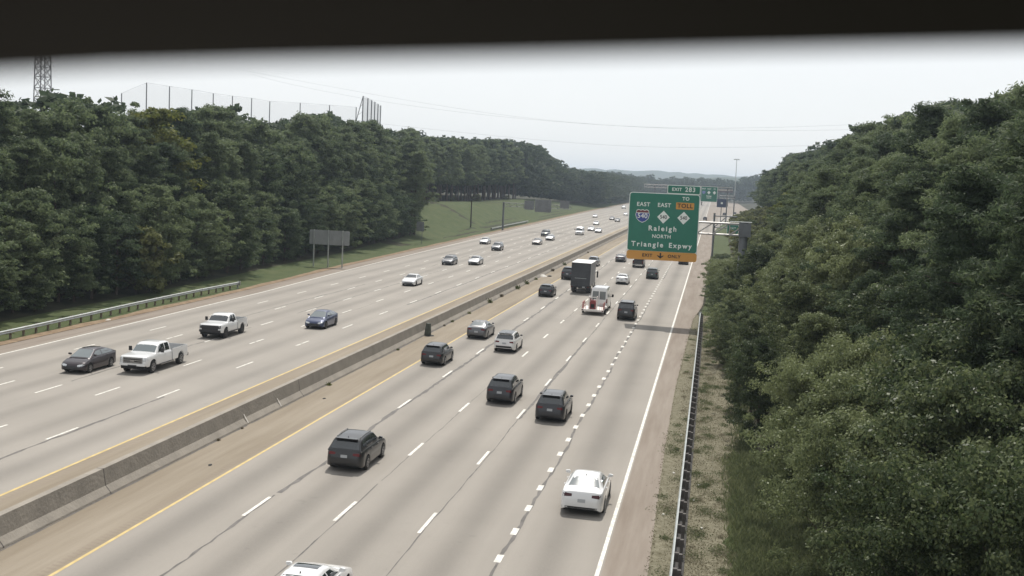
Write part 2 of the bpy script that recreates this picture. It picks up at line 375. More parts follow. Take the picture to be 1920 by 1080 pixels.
# ------------------------------------------------------------------ guard rails
def guardrail(name, pts, side, label, post_m=M_post, step=1.905, rise=True, ends=True):
    """pts: list of (x, y); side=+1: posts stand at larger x than the rail"""
    root = empty(name, (pts[0][0], pts[0][1], terrain(*pts[0]))); tag(root, label, 'guardrail')
    o = Vector(root.location)
    # resample
    P = [Vector((p[0], p[1], 0)) for p in pts]; L = [0]
    for i in range(1, len(P)): L.append(L[-1]+(P[i]-P[i-1]).length)
    def at(s):
        x = np.interp(s, L, [p.x for p in P]); y = np.interp(s, L, [p.y for p in P]); return float(x), float(y)
    prof = [(.04, .80), (-.02, .775), (-.045, .735), (.02, .69), (.035, .645), (.02, .60), (-.045, .555), (-.02, .515), (.04, .49), (.05, .49), (.0, .52), (-.03, .555), (.035, .60), (.05, .645), (.035, .69), (-.03, .735), (-.005, .78), (.05, .80)]
    rings = []; n = max(2, int(L[-1]/2))
    for i in range(n+1):
        x, y = at(L[-1]*i/n); z = terrain(x, y) if abs(x) > 3 else gz(x)
        rings.append([(x+side*a-o.x, y-o.y, z+h-o.z) for a, h in prof])
    b = MB(); b.loft(rings, closed=True); b.obj('rail', M_galv, root, 40)
    s = .3; k = 0
    while s < L[-1] and k < 100:
        x, y = at(s); z = terrain(x, y) if abs(x) > 3 else gz(x)
        b = MB(); b.box((x+side*.14-o.x, y-o.y, z+.64-o.z), (.16, .15, .35)); b.box((x+side*.29-o.x, y-o.y, z+.36-o.z), (.13, .17, .82))
        b.obj('post', post_m, root); s += step; k += 1
    if ends:
        x, y = pts[-1]; z = terrain(x, y) if abs(x) > 3 else gz(x)
        b = MB(); b.box((x-o.x, y+.12-o.y, z+.62-o.z), (.34, .12, .52)); b.box((x+side*.12-o.x, y+.0-o.y, z+.3-o.z), (.18, .18, .7)); b.obj('end_terminal', M_galv, root)
    return root
guardrail('guardrail', [(-.74, 8), (-.74, 95), (-.76, 133)], 1, 'guardrail with a pale top edge and closely spaced dark posts along the right verge', M_post)
guardrail('guardrail', [(-53.3, 70), (-53.9, 90), (-54.6, 107), (-54.9, 122), (-54.7, 133)], -1, 'galvanised guardrail on short posts beside the left forest, ending in a raised terminal', mat('wood_post', (.17, .13, .10), .9))
guardrail('guardrail', [(-59.6, 322), (-60.4, 350), (-61.0, 396)], -1, 'distant guardrail at the foot of the open grass slope', M_post, ends=False)

# ------------------------------------------------------------------ lettering
def text_mesh(s, cap, m, name='lettering', th=.012, bold=0, spc=1.0, sx=1.0):
    cu = bpy.data.curves.new(name, 'FONT'); cu.body = s; cu.align_x = 'CENTER'; cu.align_y = 'CENTER'; cu.size = cap/.72; cu.extrude = th/2; cu.bevel_depth = bold*.9; cu.bevel_resolution = 0; cu.space_character = spc
    o = bpy.data.objects.new(name, cu); COL.objects.link(o)
    dg = bpy.context.evaluated_depsgraph_get(); me = bpy.data.meshes.new_from_object(o.evaluated_get(dg)); bpy.data.objects.remove(o)
    me.transform(Matrix.Scale(sx, 4, (1, 0, 0)))
    me.transform(Matrix.Rotation(R(90), 4, 'X')); me.materials.clear(); me.materials.append(m); return me
def put_text(root, s, u, v, cap, m, y=-.075, bold=.012, spc=1.0, name='lettering', sx=1.0):
    o = link(name, text_mesh(s, cap, m, name, bold=bold, spc=spc, sx=sx), root); o.location = (u, y, v); return o
def rrect(u0, u1, v0, v1, r, n=5):
    pts = []
    for cx, cy, a0 in ((u1-r, v1-r, 0), (u0+r, v1-r, 90), (u0+r, v0+r, 180), (u1-r, v0+r, 270)):
        for i in range(n+1): a = R(a0+90*i/n); pts.append((cx+r*math.cos(a), cy+r*math.sin(a)))
    return pts
def plate(root, name, pts, y0, y1, m):
    b = MB(); b.loft([[(u, y0, v) for u, v in pts], [(u, y1, v) for u, v in pts]]); return b.obj(name, m, root)

# main overhead sign (X -8.85..-1.35, z 6.65..13.8, Y 127.5)
SW_, SH_ = 7.42, 7.12
sg = empty('overhead_sign', (-8.87, 127.5, 6.72)); tag(sg, 'large green exit 283 guide sign with route shields and an orange exit only strip', 'road sign')
plate(sg, 'panel_border', rrect(0, SW_, 0, SH_, .3), 0, .05, M_signw)
plate(sg, 'green_panel', rrect(.07, SW_-.07, .95, SH_-.07, .25), -.03, .0, M_green)
plate(sg, 'exit_only_strip', rrect(.0, SW_, 0.0, .93, .25), -.031, -.001, M_orange)
plate(sg, 'exit_tab_border', rrect(3.95, SW_, SH_+.0, SH_+.92, .12), 0, .05, M_signw)
plate(sg, 'exit_tab', rrect(4.02, SW_-.07, SH_+.07, SH_+.85, .1), -.03, 0, M_green)
put_text(sg, 'EXIT', 4.95, SH_+.45, .34, M_signw, -.045, .012, 1.1); put_text(sg, '283', 6.35, SH_+.47, .48, M_signw, -.045, .015, 1.15)
put_text(sg, 'EAST', 1.52, 5.85, .42, M_signw, -.045, .014, 1.12); put_text(sg, 'EAST', 3.72, 5.85, .42, M_signw, -.045, .014, 1.12)
put_text(sg, 'TO', 5.95, 6.62, .36, M_signw, -.045, .014, 1.12)
plate(sg, 'toll_panel', rrect(4.95, 6.85, 5.5, 6.22, .08), -.045, -.031, M_orange); put_text(sg, 'TOLL', 5.9, 5.87, .44, M_black, -.06, .014, 1.15)
# interstate shield
sp = [(-.62, .56), (-.42, .66), (-.2, .58), (0, .66), (.2, .58), (.42, .66), (.62, .56), (.72, .1), (.62, -.28), (.35, -.56), (0, -.72), (-.35, -.56), (-.62, -.28), (-.72, .1)]
sh = plate(sg, 'interstate_shield', [(1.48+x*1.04, 4.65+z*1.04) for x, z in sp], -.045, -.031, M_signw)
bl = [(.685, .27), (.69, .1), (.6, -.27), (.34, -.53), (0, -.68), (-.34, -.53), (-.6, -.27), (-.69, .1), (-.685, .27)]
plate(sg, 'shield_blue_field', [(1.48+x, 4.65+z) for x, z in bl], -.055, -.044, M_blue)
rd = [(-.6, .53), (-.42, .61), (-.2, .53), (0, .61), (.2, .53), (.42, .61), (.6, .53), (.66, .33), (-.66, .33)]
plate(sg, 'shield_red_band', [(1.48+x, 4.65+z) for x, z in rd], -.055, -.044, M_red)
put_text(sg, '540', 1.48, 4.62, .50, M_signw, -.066, .012, 1.05)
for u in (3.7, 5.82):
    plate(sg, 'route_diamond', [(u, 4.6+.68), (u-.66, 4.6), (u, 4.6-.68), (u+.66, 4.6)], -.045, -.031, M_signw)
    put_text(sg, '540', u, 4.6, .40, M_black, -.056, .006, 1.0, sx=.9)
put_text(sg, 'Raleigh', 3.66, 3.35, .52, M_signw, -.045, .024, 1.42); put_text(sg, 'NORTH', 3.6, 2.52, .38, M_signw, -.045, .012, 1.12)
put_text(sg, 'Triangle', 2.15, 1.62, .52, M_signw, -.045, .024, 1.40); put_text(sg, 'Expwy', 5.62, 1.62, .52, M_signw, -.045, .024, 1.34)
put_text(sg, 'EXIT', 2.2, .47, .33, M_black, -.045, .012, 1.2); put_text(sg, 'ONLY', 5.05, .47, .33, M_black, -.045, .012, 1.15)
plate(sg, 'down_arrow', [(3.60, .18), (3.93, .46), (3.93, .56), (3.68, .44), (3.68, .78), (3.52, .78), (3.52, .44), (3.27, .56), (3.27, .46)][::-1], -.045, -.031, M_black)
for u in (1.0, 2.8, 4.6, 6.4):
    b = MB(); b.box((u, .12, SH_/2), (.10, .14, SH_-.3)); b.obj('stiffener', M_galv, sg)

def gantry(name, label, x0, x1, y, z0, z1, depth, posts, pw, step, zb, mt=M_truss, mp_=M_signpost, r=.07, topm=None):
    root = empty(name, (posts[0], y, zb)); tag(root, label, 'sign gantry'); ox, oz = posts[0], zb
    b = MB()
    ch = [(y_, z_) for y_ in (-depth/2, depth/2) for z_ in (z0, z1)]
    for y_, z_ in ch: b.tube((x0-ox, y_, z_-oz), (x1-ox, y_, z_-oz), r*1.25)
    n = max(1, round((x1-x0)/step)); st = (x1-x0)/n
    for i in range(n+1):
        x = x0+i*st-ox
        for y_ in (-depth/2, depth/2): b.tube((x, y_, z0-oz), (x, y_, z1-oz), r*.8, n=6)
        for z_ in (z0, z1): b.tube((x, -depth/2, z_-oz), (x, depth/2, z_-oz), r*.7, n=6)
        if i < n:
            a, c = (z0, z1) if i % 2 else (z0, z1)
            for y_ in (-depth/2, depth/2): b.tube((x, y_, a-oz), (x+st, y_, c-oz), r*.8, n=6)
            b.tube((x, -depth/2, z1-oz), (x+st, depth/2, z1-oz), r*.6, n=6)
    b.obj('truss', mt, root, 40)
    for px in posts:
        b = MB(); b.tube((px-ox, 0, 0), (px-ox, 0, z1-zb+.15), pw/2, pw/2*.95, 20); b.tube((px-ox, 0, z1-zb+.15), (px-ox, 0, z1-zb+.22), pw/2+.04, n=20)
        b.tube((px-ox, 0, 0), (px-ox, 0, .12), pw/2+.25, n=20); b.obj('post', mp_, root, 40)
    return root
ga = gantry('sign_gantry', 'cantilever truss on one thick grey post that carries the large exit 283 sign', -8.6, 3.55, 128.75, 9.75, 10.95, .9, [3.3], .95, 1.75, 0)
b = MB(); b.box((.1, 0, 10.35), (1.25, 1.15, 1.45)); b.obj('connection_box', M_signpost, ga)
b = MB(); b.box((-.35, -.1, 11.17), (2.3, .9, .06)); b.obj('cover_plate', M_galv, ga)
b = MB()
for u in (-11.4, -9.6, -7.8, -6.0): b.box((u, -.85, 10.35), (.12, .8, .14))
b.obj('bracket', M_galv, ga)

# small exit panel farther on, on its own post
s2 = empty('exit_sign', (3.6, 262, terrain(3.6, 262))); tag(s2, 'small green exit panel on a grey post behind the gantry truss', 'road sign')
zz = -s2.location.z
b = MB(); b.tube((-3.3, 0, 0), (-3.3, 0, 9.3+zz), .22, n=12); b.tube((-3.3, 0, 8.7+zz), (1.5, 0, 8.7+zz), .12, n=8); b.tube((-3.3, 0, 6.2+zz), (1.5, 0, 6.2+zz), .10, n=8); b.tube((-3.3, 0, 6.2+zz), (-.6, 0, 8.7+zz), .09, n=8); b.obj('post', M_signpost, s2, 40)
plate(s2, 'panel_border', rrect(-.5, 2.0, 4.6+zz, 7.0+zz, .1), -.25, -.2, M_signw); plate(s2, 'green_panel', rrect(-.43, 1.93, 4.67+zz, 6.93+zz, .1), -.28, -.25, M_green)
put_text(s2, 'EXIT', .75, 6.2+zz, .42, M_signw, -.30, .012, 1.1)
o = put_text(s2, '283', .75, 5.4+zz, .5, M_signw, -.30, .012, 1.1)

# far gantry across the eastbound lanes
g3 = gantry('sign_gantry', 'distant full-width sign bridge over the eastbound lanes near the ramp', -29.5, 6.2, 511, 13.9, 15.1, 1.2, [-25.1, 5.4], .5, 2.4, 0, r=.09)
b = MB(); b.box((24.5+1, -1.0, 15.3), (14, 1.2, .15)); b.obj('walkway', mat('bright_walkway', (.7, .7, .68), .5), g3)
s3 = empty('overhead_sign', (-5.6, 509.6, 8.9)); tag(s3, 'distant green guide sign with two white route markers, right of the large exit 283 sign', 'road sign')
plate(s3, 'panel_border', rrect(0, 6.9, 0, 6.4, .2), 0, .06, M_signw); plate(s3, 'green_panel', rrect(.14, 6.76, .14, 6.26, .18), -.03, 0, M_green)
for u in (3.3, 5.6): plate(s3, 'route_diamond', [(u, 4.7), (u-.7, 3.9), (u, 3.1), (u+.7, 3.9)], -.05, -.03, M_signw)
plate(s3, 'interstate_shield', [(1.2+x, 3.9+z) for x, z in sp], -.05, -.03, mat('shield_pale', (.2, .25, .5), .5))
[put_text(s3, q, u, 5.4, .5, M_signw, -.06, .02) for q, u in (('EAST', 1.2), ('EAST', 3.4), ('TO', 5.6))]; put_text(s3, 'Raleigh', 3.4, 2.4, .55, M_signw, -.06, .02); put_text(s3, 'NORTH', 3.4, 1.6, .4, M_signw, -.06, .02)
s4 = empty('motorist_sign', (1.2, 480, 7.3)); tag(s4, 'small dark blue panel with a white mark under the distant walkway', 'road sign')
plate(s4, 'panel', rrect(0, 3.6, 0, 3.2, .2), 0, .08, mat('dull_blue', (.035, .05, .11), .6)); plate(s4, 'emblem', rrect(1.5, 2.3, 1.3, 2.0, .1), -.03, 0, M_signw)
b = MB(); b.tube((1.8, .3, -7.4), (1.8, .3, 3.2), .14, n=8); b.obj('post', M_signpost, s4)
g4 = gantry('sign_gantry', 'thin cantilever arm on a slender post beside the ramp, below the distant sign bridge', 2.0, 7.9, 470, 11.0, 12.0, .6, [7.7], .34, 2.0, 0, r=.05)

# westbound cantilever seen from behind, on the grass slope
g5 = gantry('sign_gantry', 'cantilever on a dark post over the westbound edge, with grey sign backs', -58.2, -39.0, 330, 7.0, 8.0, .8, [-58.0], .55, 2.0, terrain(-58, 330)-.1, mt=M_signback, r=.05)
for u0, u1, v0, v1 in ((-52, -49.2, 6.4, 8.9), (-49.0, -44.4, 5.9, 9.3), (-42.0, -39.4, 7.2, 9.4)):
    s = empty('highway_sign', (u0, 329.0, v0)); tag(s, {-52: 'small grey sign back, leftmost on the westbound cantilever', -49.0: 'largest grey sign back, in the middle of the westbound cantilever', -42.0: 'grey sign back at the outer end of the westbound cantilever'}[u0], 'sign back')
    plate(s, 'panel', rrect(0, u1-u0, 0, v1-v0, .15), 0, .06, M_signback)
    b = MB()
    for k in (.25, .75): b.box(((u1-u0)*k, -.06, (v1-v0)/2), (.1, .1, v1-v0-.1))
    b.obj('stiffener', M_signpost, s)
# plain pole on the slope
b = MB(); z0 = terrain(-64.7, 318); b.tube((0, 0, 0), (0, 0, 8.3-z0), .20, .15, 10)
o = b.obj('utility_pole', mat('dark_wood', (.05, .042, .035), .9), None, 40); o.location = (-64.7, 317.8, z0); tag(o, 'bare dark wooden pole standing on the open grass slope', 'pole')
# roadside sign seen from behind
s6 = empty('roadside_sign', (-58.4, 170.5, terrain(-58.4, 170.5))); tag(s6, 'wide grey back of a roadside sign on three steel posts before the left forest', 'road sign')
plate(s6, 'panel', rrect(-.75, 5.45, 3.35, 5.5, .2), 0, .06, mat('sign_back_light', (.235, .245, .245), .55, .2, noise=(1.2, .1)))
for u in (.0, 2.25, 4.45):
    b = MB(); b.box((u, -.10, 2.6), (.16, .14, 5.9)); b.obj('post', M_galv, s6)
s7 = empty('roadside_sign', (-60.2, 243, terrain(-60.2, 243))); tag(s7, 'small grey sign back half lost in the shade of the left forest', 'road sign')
plate(s7, 'panel', rrect(-.8, .8, 2.6, 4.6, .1), 0, .05, M_signback); b = MB(); b.box((.45, -.07, 2.0), (.1, .08, 4.4)); b.obj('post', M_signpost, s7)

# overpass far ahead
ov = empty('overpass', (-8, 1010, 0)); tag(ov, 'dark flat overpass crossing the motorway far ahead behind the signs', 'bridge')
b = MB(); b.box((0, 0, 12.6), (46, 9, 1.9)); b.obj('deck', mat('dark_girder', (.07, .05, .045), .8), ov)
b = MB(); b.box((0, -4.6, 13.9), (46, .25, 1.0)); b.obj('parapet', mat('parapet_concrete', (.28, .25, .22), .9), ov)
for u in (-20, -2, 19):
    b = MB(); b.tube((u, 0, 0), (u, 0, 11.7), .6, n=12); b.obj('pier', M_conc, ov)

# high-mast light
hm = empty('mast_light', (13.2, 800, 0)); tag(hm, 'very tall slender high-mast light rising above the trees beyond the gantry', 'street lamp')
b = MB(); b.tube((0, 0, 0), (0, 0, 34.6), .42, .16, 12); b.obj('pole', M_galv, hm, 40)
b = MB(); b.tube((0, 0, 34.2), (0, 0, 34.5), 1.5, n=14)
for k in range(8):
    a = k*math.pi/4; b.box((1.7*math.cos(a), 1.7*math.sin(a), 34.1), (.6, .6, .4), a)
b.obj('lamp_ring', M_galv, hm)

# ------------------------------------------------------------------ driving range nets, pylon, wires
def px_ray(x, y):
    return fw + rt2*((x-960)/F) + up2*((540-y)/F)
def at_dist(x, y, Y):
    d = px_ray(x, y); t = Y/d.y; return Vector((0, 0, CH))+d*t
M_net = bpy.data.materials.new('net_mesh'); M_net.use_nodes = True
n = M_net.node_tree.nodes; l = M_net.node_tree.links; n['Principled BSDF'].inputs['Base Color'].default_value = (.12, .13, .13, 1)
tr = n.new('ShaderNodeBsdfTransparent'); mx = n.new('ShaderNodeMixShader'); mx.inputs[0].default_value = .15
l.new(tr.outputs[0], mx.inputs[1]); l.new(n['Principled BSDF'].outputs[0], mx.inputs[2]); l.new(mx.outputs[0], n['Material Output'].inputs[0])
M_net.node_tree.nodes['Mix Shader'].inputs[0].default_value = .10
M_net2 = M_net.copy(); M_net2.name = 'dense_net'; M_net2.node_tree.nodes['Mix Shader'].inputs[0].default_value = .34
M_pole = mat('range_pole', (.16, .16, .165), .7)
def net(name, label, pts, zg, rad, nm=None):
    root = empty(name, (pts[0].x, pts[0].y, zg)); tag(root, label, 'sports net'); o = Vector((pts[0].x, pts[0].y, zg))
    for p in pts:
        b = MB(); b.tube((p.x-o.x, p.y-o.y, 0), (p.x-o.x, p.y-o.y, p.z-zg), rad*1.2, rad*.8, 8); b.obj('pole', M_pole, root)
    b = MB()
    for p, q in zip(pts, pts[1:]):
        m_ = (p+q)/2; m_.z -= .4
        for a, c in ((p, m_), (m_, q)): b.add([Vector((a.x, a.y, zg+8))-o, Vector((c.x, c.y, zg+8))-o, c-o, a-o], [(0, 1, 2, 3)])
    b.obj('netting', nm or M_net, root)
    b = MB()
    for p, q in zip(pts, pts[1:]): b.tube(p-o, q-o, .035, n=4)
    b.obj('cable', M_pole, root)
zt = 40
npx = [(228, 175), (275, 155), (318, 162), (360, 168), (400, 175), (436, 180), (472, 184), (506, 190), (563, 193), (618, 197), (668, 201)]
npts = []
for x, y in npx:
    d = px_ray(x, y); k = (zt-CH)/d.z if x != 228 else 380/d.y; npts.append(Vector((0, 0, CH))+d*k)
npts[0] = at_dist(228, 175, npts[1].y*1.02)
net('range_net', 'long line of tall poles with faint netting above the left trees', npts, 8, .22)
cx = [(681, 180), (690, 184), (697, 188), (703, 191), (709, 195), (714, 198)]
net('range_net', 'short tight cluster of tall poles with netting, right end of the range nets', [at_dist(x, y, 430+i*14) for i, (x, y) in enumerate(cx)], 8, .26, M_net2)
b = MB(); a_ = at_dist(681, 180, 430); c_ = at_dist(664, 240, 430)
b.tube((0, 0, 0), c_-a_, .16, n=6); 
for k in (.15, .35, .6): b.tube((c_-a_)*k, (c_-a_)*k+Vector((8*k*.4, 0, 1.5)), .06, n=4)
o = b.obj('guy_brace', M_pole); o.location = a_; tag(o, 'slanting brace leaning against the first pole of the short net cluster', 'brace')
# lattice pylon
pb = at_dist(80, 168, 300); pz0 = 8; PW0, ztop = 3.2, 60
py = empty('lattice_tower', (pb.x, pb.y, pz0)); tag(py, 'grey steel lattice power pylon rising above the trees at far left', 'pylon')
def pw(z): return 2.0-.75*min(1, z/44)
b = MB(); lv = [0, 5, 10, 15, 19, 22.5, 25.5, 28.5, 31, 33.5, 36, 39, 42, 46]
for q in range(4):
    sx, sy = ((1, 1), (1, -1), (-1, -1), (-1, 1))[q]; tx, ty = ((1, -1), (-1, -1), (-1, 1), (1, 1))[q]
    for a, c in zip(lv, lv[1:]):
        wa, wc = pw(a), pw(c); b.tube((sx*wa, sy*wa, a), (sx*wc, sy*wc, c), .15, n=4)
        b.tube((sx*wa, sy*wa, a), (tx*wc, ty*wc, c), .08, n=4); b.tube((tx*wa, ty*wa, a), (sx*wc, sy*wc, c), .08, n=4)
        b.tube((sx*wc, sy*wc, c), (tx*wc, ty*wc, c), .09, n=4)
b.obj('lattice', mat('pylon_steel', (.20, .19, .20), .6, .4), py)
b = MB()
for z in (40, 45.8): b.tube((-6, 0, z), (6, 0, z), .16, n=4); b.tube((-6, 0, z), (0, 0, z+2), .1, n=4); b.tube((6, 0, z), (0, 0, z+2), .1, n=4)
b.obj('crossarm', mat('pylon_steel', (.2, .19, .2)), py)
wires = [[(430, 125), (677, 177), (813, 194), (950, 217), (1120, 232), (1280, 239), (1450, 240), (1620, 236), (1900, 215)], [(560, 215), (820, 243), (1007, 263), (1140, 271), (1280, 276), (1430, 277), (1600, 270)], [(470, 140), (700, 185), (960, 222), (1280, 243), (1600, 241), (1900, 222)]]
for k, wp in enumerate(wires):
    P = [at_dist(x, y, 330) for x, y in wp]; S = []
    tt = np.linspace(0, len(P)-1, 40)
    co = [np.polyfit(range(len(P)), [p[j] for p in P], 3) for j in range(3)]
    S = [Vector([float(np.polyval(co[j], t)) for j in range(3)]) for t in tt]
    b = MB()
    for p, q in zip(S, S[1:]): b.tube(p-S[0], q-S[0], .022, n=4, cap=False)
    o = b.obj('power_line', mat('wire_grey', (.25, .26, .27), .6)); o.location = S[0]
    tag(o, ('upper', 'lower', 'middle')[k]+' sagging power line crossing the pale sky between the forests', 'power line')

# ------------------------------------------------------------------ vehicles
def smoothstep(t): t = max(0, min(1, t)); return t*t*(3-2*t)
def interp(pts, y):
    return float(np.interp(y, [p[0] for p in pts], [p[1] for p in pts]))
RUB = mat('tyre_rubber', (.018, .018, .018), .85); UND = mat('underbody', (.012, .012, .012), .9)
GLS = mat('vehicle_glass', (.022, .027, .030), .06, spec=.9, coat=.4)
GLSL = mat('pale_glass', (.13, .15, .155), .10, spec=.8, coat=.5)
TRIM = mat('black_trim', (.02, .02, .021), .5); CHR = mat('chrome_grille', (.35, .35, .35), .25, .9)
RIM = mat('alloy_rim', (.30, .30, .31), .35, .8); RIMD = mat('dark_rim', (.03, .03, .03), .4, .5)
HL = mat('headlight_glass', (.55, .57, .58), .12, .2, 1); TL = mat('taillight_red', (.11, .006, .006), .25, 0, .2, spec=.3); TLD = mat('taillight_dark', (.05, .008, .010), .25, 0, .3, spec=.3)
PLATE = mat('number_plate', (.36, .37, .38), .5)
PAINT = {}
def paint(key, c, metal=.0, rough=.32):
    if key not in PAINT: PAINT[key] = mat('paint_'+key, c, rough, metal, 1.0 if max(c) > .2 else .55, spec=.5 if max(c) > .2 else .4)
    return PAINT[key]
WHEELS = {}
def wheel_meshes(r, w, rimm):
    k = (r, w, rimm.name)
    if k in WHEELS: return WHEELS[k]
    n = 28; pr = [(-w/2, r*.62), (-w/2, r*.9), (-w/2+.025, r*.985), (-w/4, r), (w/4, r), (w/2-.025, r*.985), (w/2, r*.9), (w/2, r*.62)]
    b = MB(); b.loft([[(px, pr_*math.cos(2*math.pi*i/n), pr_*math.sin(2*math.pi*i/n)) for i in range(n)] for px, pr_ in pr]); t = b.mesh('tyre', RUB, 40)
    b = MB(); rr = r*.63
    b.loft([[(px, q*math.cos(2*math.pi*i/n), q*math.sin(2*math.pi*i/n)) for i in range(n)] for px, q in ((-w/2-.012, rr), (-w/2-.012, rr*.86), (-w/2+.04, rr*.84), (-w/2+.045, .01))], caps=False)
    b.loft([[(-px, q*math.cos(2*math.pi*i/n), q*math.sin(2*math.pi*i/n)) for i in range(n)] for px, q in ((-w/2-.012, rr), (-w/2-.012, rr*.86), (-w/2+.04, rr*.84), (-w/2+.045, .01))], caps=False)
    for s in (-1, 1):
        for k_ in range(5):
            a = 2*math.pi*k_/5; ca, sa = math.cos(a), math.sin(a); hw = rr*.13; x0, x1 = s*(w/2-.03), s*(w/2+.008)
            q = [(rr*.1, -hw*1.3), (rr*.9, -hw), (rr*.9, hw), (rr*.1, hw*1.3)]
            b.loft([[(xx, u*ca-v*sa, u*sa+v*ca) for u, v in q] for xx in (x0, x1)])
    rm = b.mesh('rim', rimm, 40); WHEELS[k] = (t, rm); return WHEELS[k]
def add_wheels(root, pos, r, w, rimm=RIM):
    t, rm = wheel_meshes(r, w, rimm)
    for x, y in pos:
        e = link('wheel', t, root); e.location = (x, y, r); link('rim', rm, e)

def lower_body(L, W, topp, sill, axles, r, nose=.5, tuck=.20, arch=1.13, zmid=.55, bow=.03):
    """lofted lower body, y forward; cross-sections every few cm round the wheels so the arches are real openings"""
    h = L/2; ys = set(np.round(np.linspace(-h, h, 34), 3)); ys |= {round(-h+.03, 3), round(h-.03, 3), round(-h+.1, 3), round(h-.1, 3)}
    R_ = r*arch
    for a in axles: ys |= set(np.round([a+R_*math.cos(t) for t in np.linspace(0, math.pi, 13)], 3))
    rings = []
    for y in sorted(ys):
        t = max(0, (abs(y)-(h-nose))/nose); hw = W/2*(1-tuck*t**3.2)-bow*(abs(y)/h)**2
        zb = sill+.13*max(0, (abs(y)-(h-.25))/.25)**2
        for a in axles:
            d = abs(y-a)
            if d < R_: zb = max(zb, r+math.sqrt(R_*R_-d*d))
        zt = interp(topp, y); zb = min(zb, zt-.12); zm = max(zmid, zb+.03); zs = max(zt-.09, zm+.02)
        e = min(1, max(.0, 1-(1-min(1, (h-abs(y))/.1))*.06))
        half = [(hw-.16, zb), (hw-.035, zb+.005), (hw-.005, zb+.05 if zb+.05 < zm else zm-.005), (hw, zm), (hw-.025, zs), (hw-.075, zt-.015), (hw*.62, zt+.012)]
        half = [(x*e, z) for x, z in half]
        rings.append([(x, y, z) for x, z in half]+[(-x, y, z) for x, z in half[::-1]])
    return rings
def greenhouse(st, zbf, wb, wt, H):
    """st = [(y, ztop)], from front to rear"""
    ys = [s[0] for s in st]; rings = []
    yy = []
    for a, c in zip(ys, ys[1:]): yy += [a+(c-a)*k/4 for k in range(4)]
    yy.append(ys[-1])
    for y in yy:
        z = float(np.interp(-y, [-s[0] for s in st], [s[1] for s in st])); zb = zbf(y)-.04
        f = max(0, min(1, (z-zb)/(H-zb))); w2 = wb+(wt-wb)*f; endt = 1
        z = max(z, zb+.03)
        half = [(wb, zb), (wb+(w2-wb)*.5+.012, zb+(z-zb)*.5), (w2, max(zb+.01, z-.075)), (w2-.05, z-.022), (w2*.72, z+.002), (w2*.3, z+.012)]
        rings.append([(x, y, zz) for x, zz in half]+[(-x, y, zz) for x, zz in half[::-1]])
    return rings
class Shell:
    def __init__(s, mb):
        s.t = BVHTree.FromPolygons([Vector(v) for v in mb.v], mb.f)
    def decal(s, quad, d, n=6, m=4, off=.006, th=.02):
        d = Vector(d).normalized(); q = [Vector(p) for p in quad]; b = MB(); idx = {}; V = []; Fc = []
        for i in range(n+1):
            for j in range(m+1):
                u, v = i/n, j/m
                p = (q[0]*(1-u)+q[1]*u)*(1-v)+(q[3]*(1-u)+q[2]*u)*v
                hit = s.t.ray_cast(p-d*4, d, 9)
                if hit[0] is None: continue
                idx[i, j] = len(V); V.append(hit[0]-d*off)
        k = len(V); V += [v+d*th for v in V]
        cells = [(i, j) for i in range(n) for j in range(m) if all(t in idx for t in ((i, j), (i+1, j), (i+1, j+1), (i, j+1)))]
        ed = {}
        for i, j in cells:
            f = (idx[i, j], idx[i+1, j], idx[i+1, j+1], idx[i, j+1]); Fc.append(f)
            for a, c in zip(f, f[1:]+f[:1]): ed[(a, c)] = 1
        for (a, c) in list(ed):
            if (c, a) not in ed: Fc.append((c, a, a+k, c+k))
        b.add(V, Fc); return b

SPECS = {
 # L, W, H, wheel r, axles(front, rear), top profile, greenhouse stations front->rear, wb inset, wt inset, mid pillar y
 'sedan': dict(L=4.85, W=1.83, H=1.44, r=.33, ax=(1.45, -1.35), top=[(-2.43, .62), (-2.38, .86), (-2.28, 1.0), (-1.55, 1.03), (.95, .97), (1.5, .90), (2.1, .76), (2.36, .62), (2.43, .45)],
               gh=[(1.12, .96), (.25, 1.37), (-.2, 1.43), (-.75, 1.42), (-1.05, 1.34), (-1.75, 1.03)], wt=.33, ym=-.25, rear='slope'),
 'hatch': dict(L=4.45, W=1.76, H=1.49, r=.32, ax=(1.4, -1.3), top=[(-2.22, .5), (-2.2, .8), (-2.1, 1.05), (-1.5, 1.04), (.9, .96), (1.5, .87), (2.0, .72), (2.18, .58), (2.22, .42)],
               gh=[(1.3, .93), (.35, 1.42), (-.2, 1.48), (-.8, 1.45), (-1.5, 1.28), (-2.12, 1.06)], wt=.32, ym=-.25, rear='slope'),
 'suv': dict(L=4.65, W=1.86, H=1.68, r=.36, ax=(1.4, -1.33), top=[(-2.32, .55), (-2.3, .85), (-2.22, 1.06), (-1.5, 1.09), (.95, 1.06), (1.4, 1.02), (1.9, .93), (2.24, .76), (2.32, .5)],
               gh=[(1.15, 1.05), (.4, 1.55), (0, 1.65), (-1.0, 1.66), (-1.86, 1.59), (-2.22, 1.10)], wt=.30, ym=-.15, rear='steep', quarter=True),
 'bigsuv': dict(L=4.95, W=1.94, H=1.78, r=.38, ax=(1.5, -1.45), top=[(-2.47, .55), (-2.45, .9), (-2.4, 1.13), (-1.5, 1.15), (1.0, 1.12), (1.5, 1.10), (2.1, 1.02), (2.42, .85), (2.47, .5)],
               gh=[(1.2, 1.12), (.6, 1.64), (.2, 1.74), (-1.4, 1.76), (-2.1, 1.70), (-2.40, 1.14)], wt=.24, ym=-.05, rear='steep', quarter=True),
}
def rquad(x0, x1, z0, z1, y=-3, sx=1): return [(x0, y, z0), (x1, y, z0), (x1, y, z1), (x0, y, z1)]
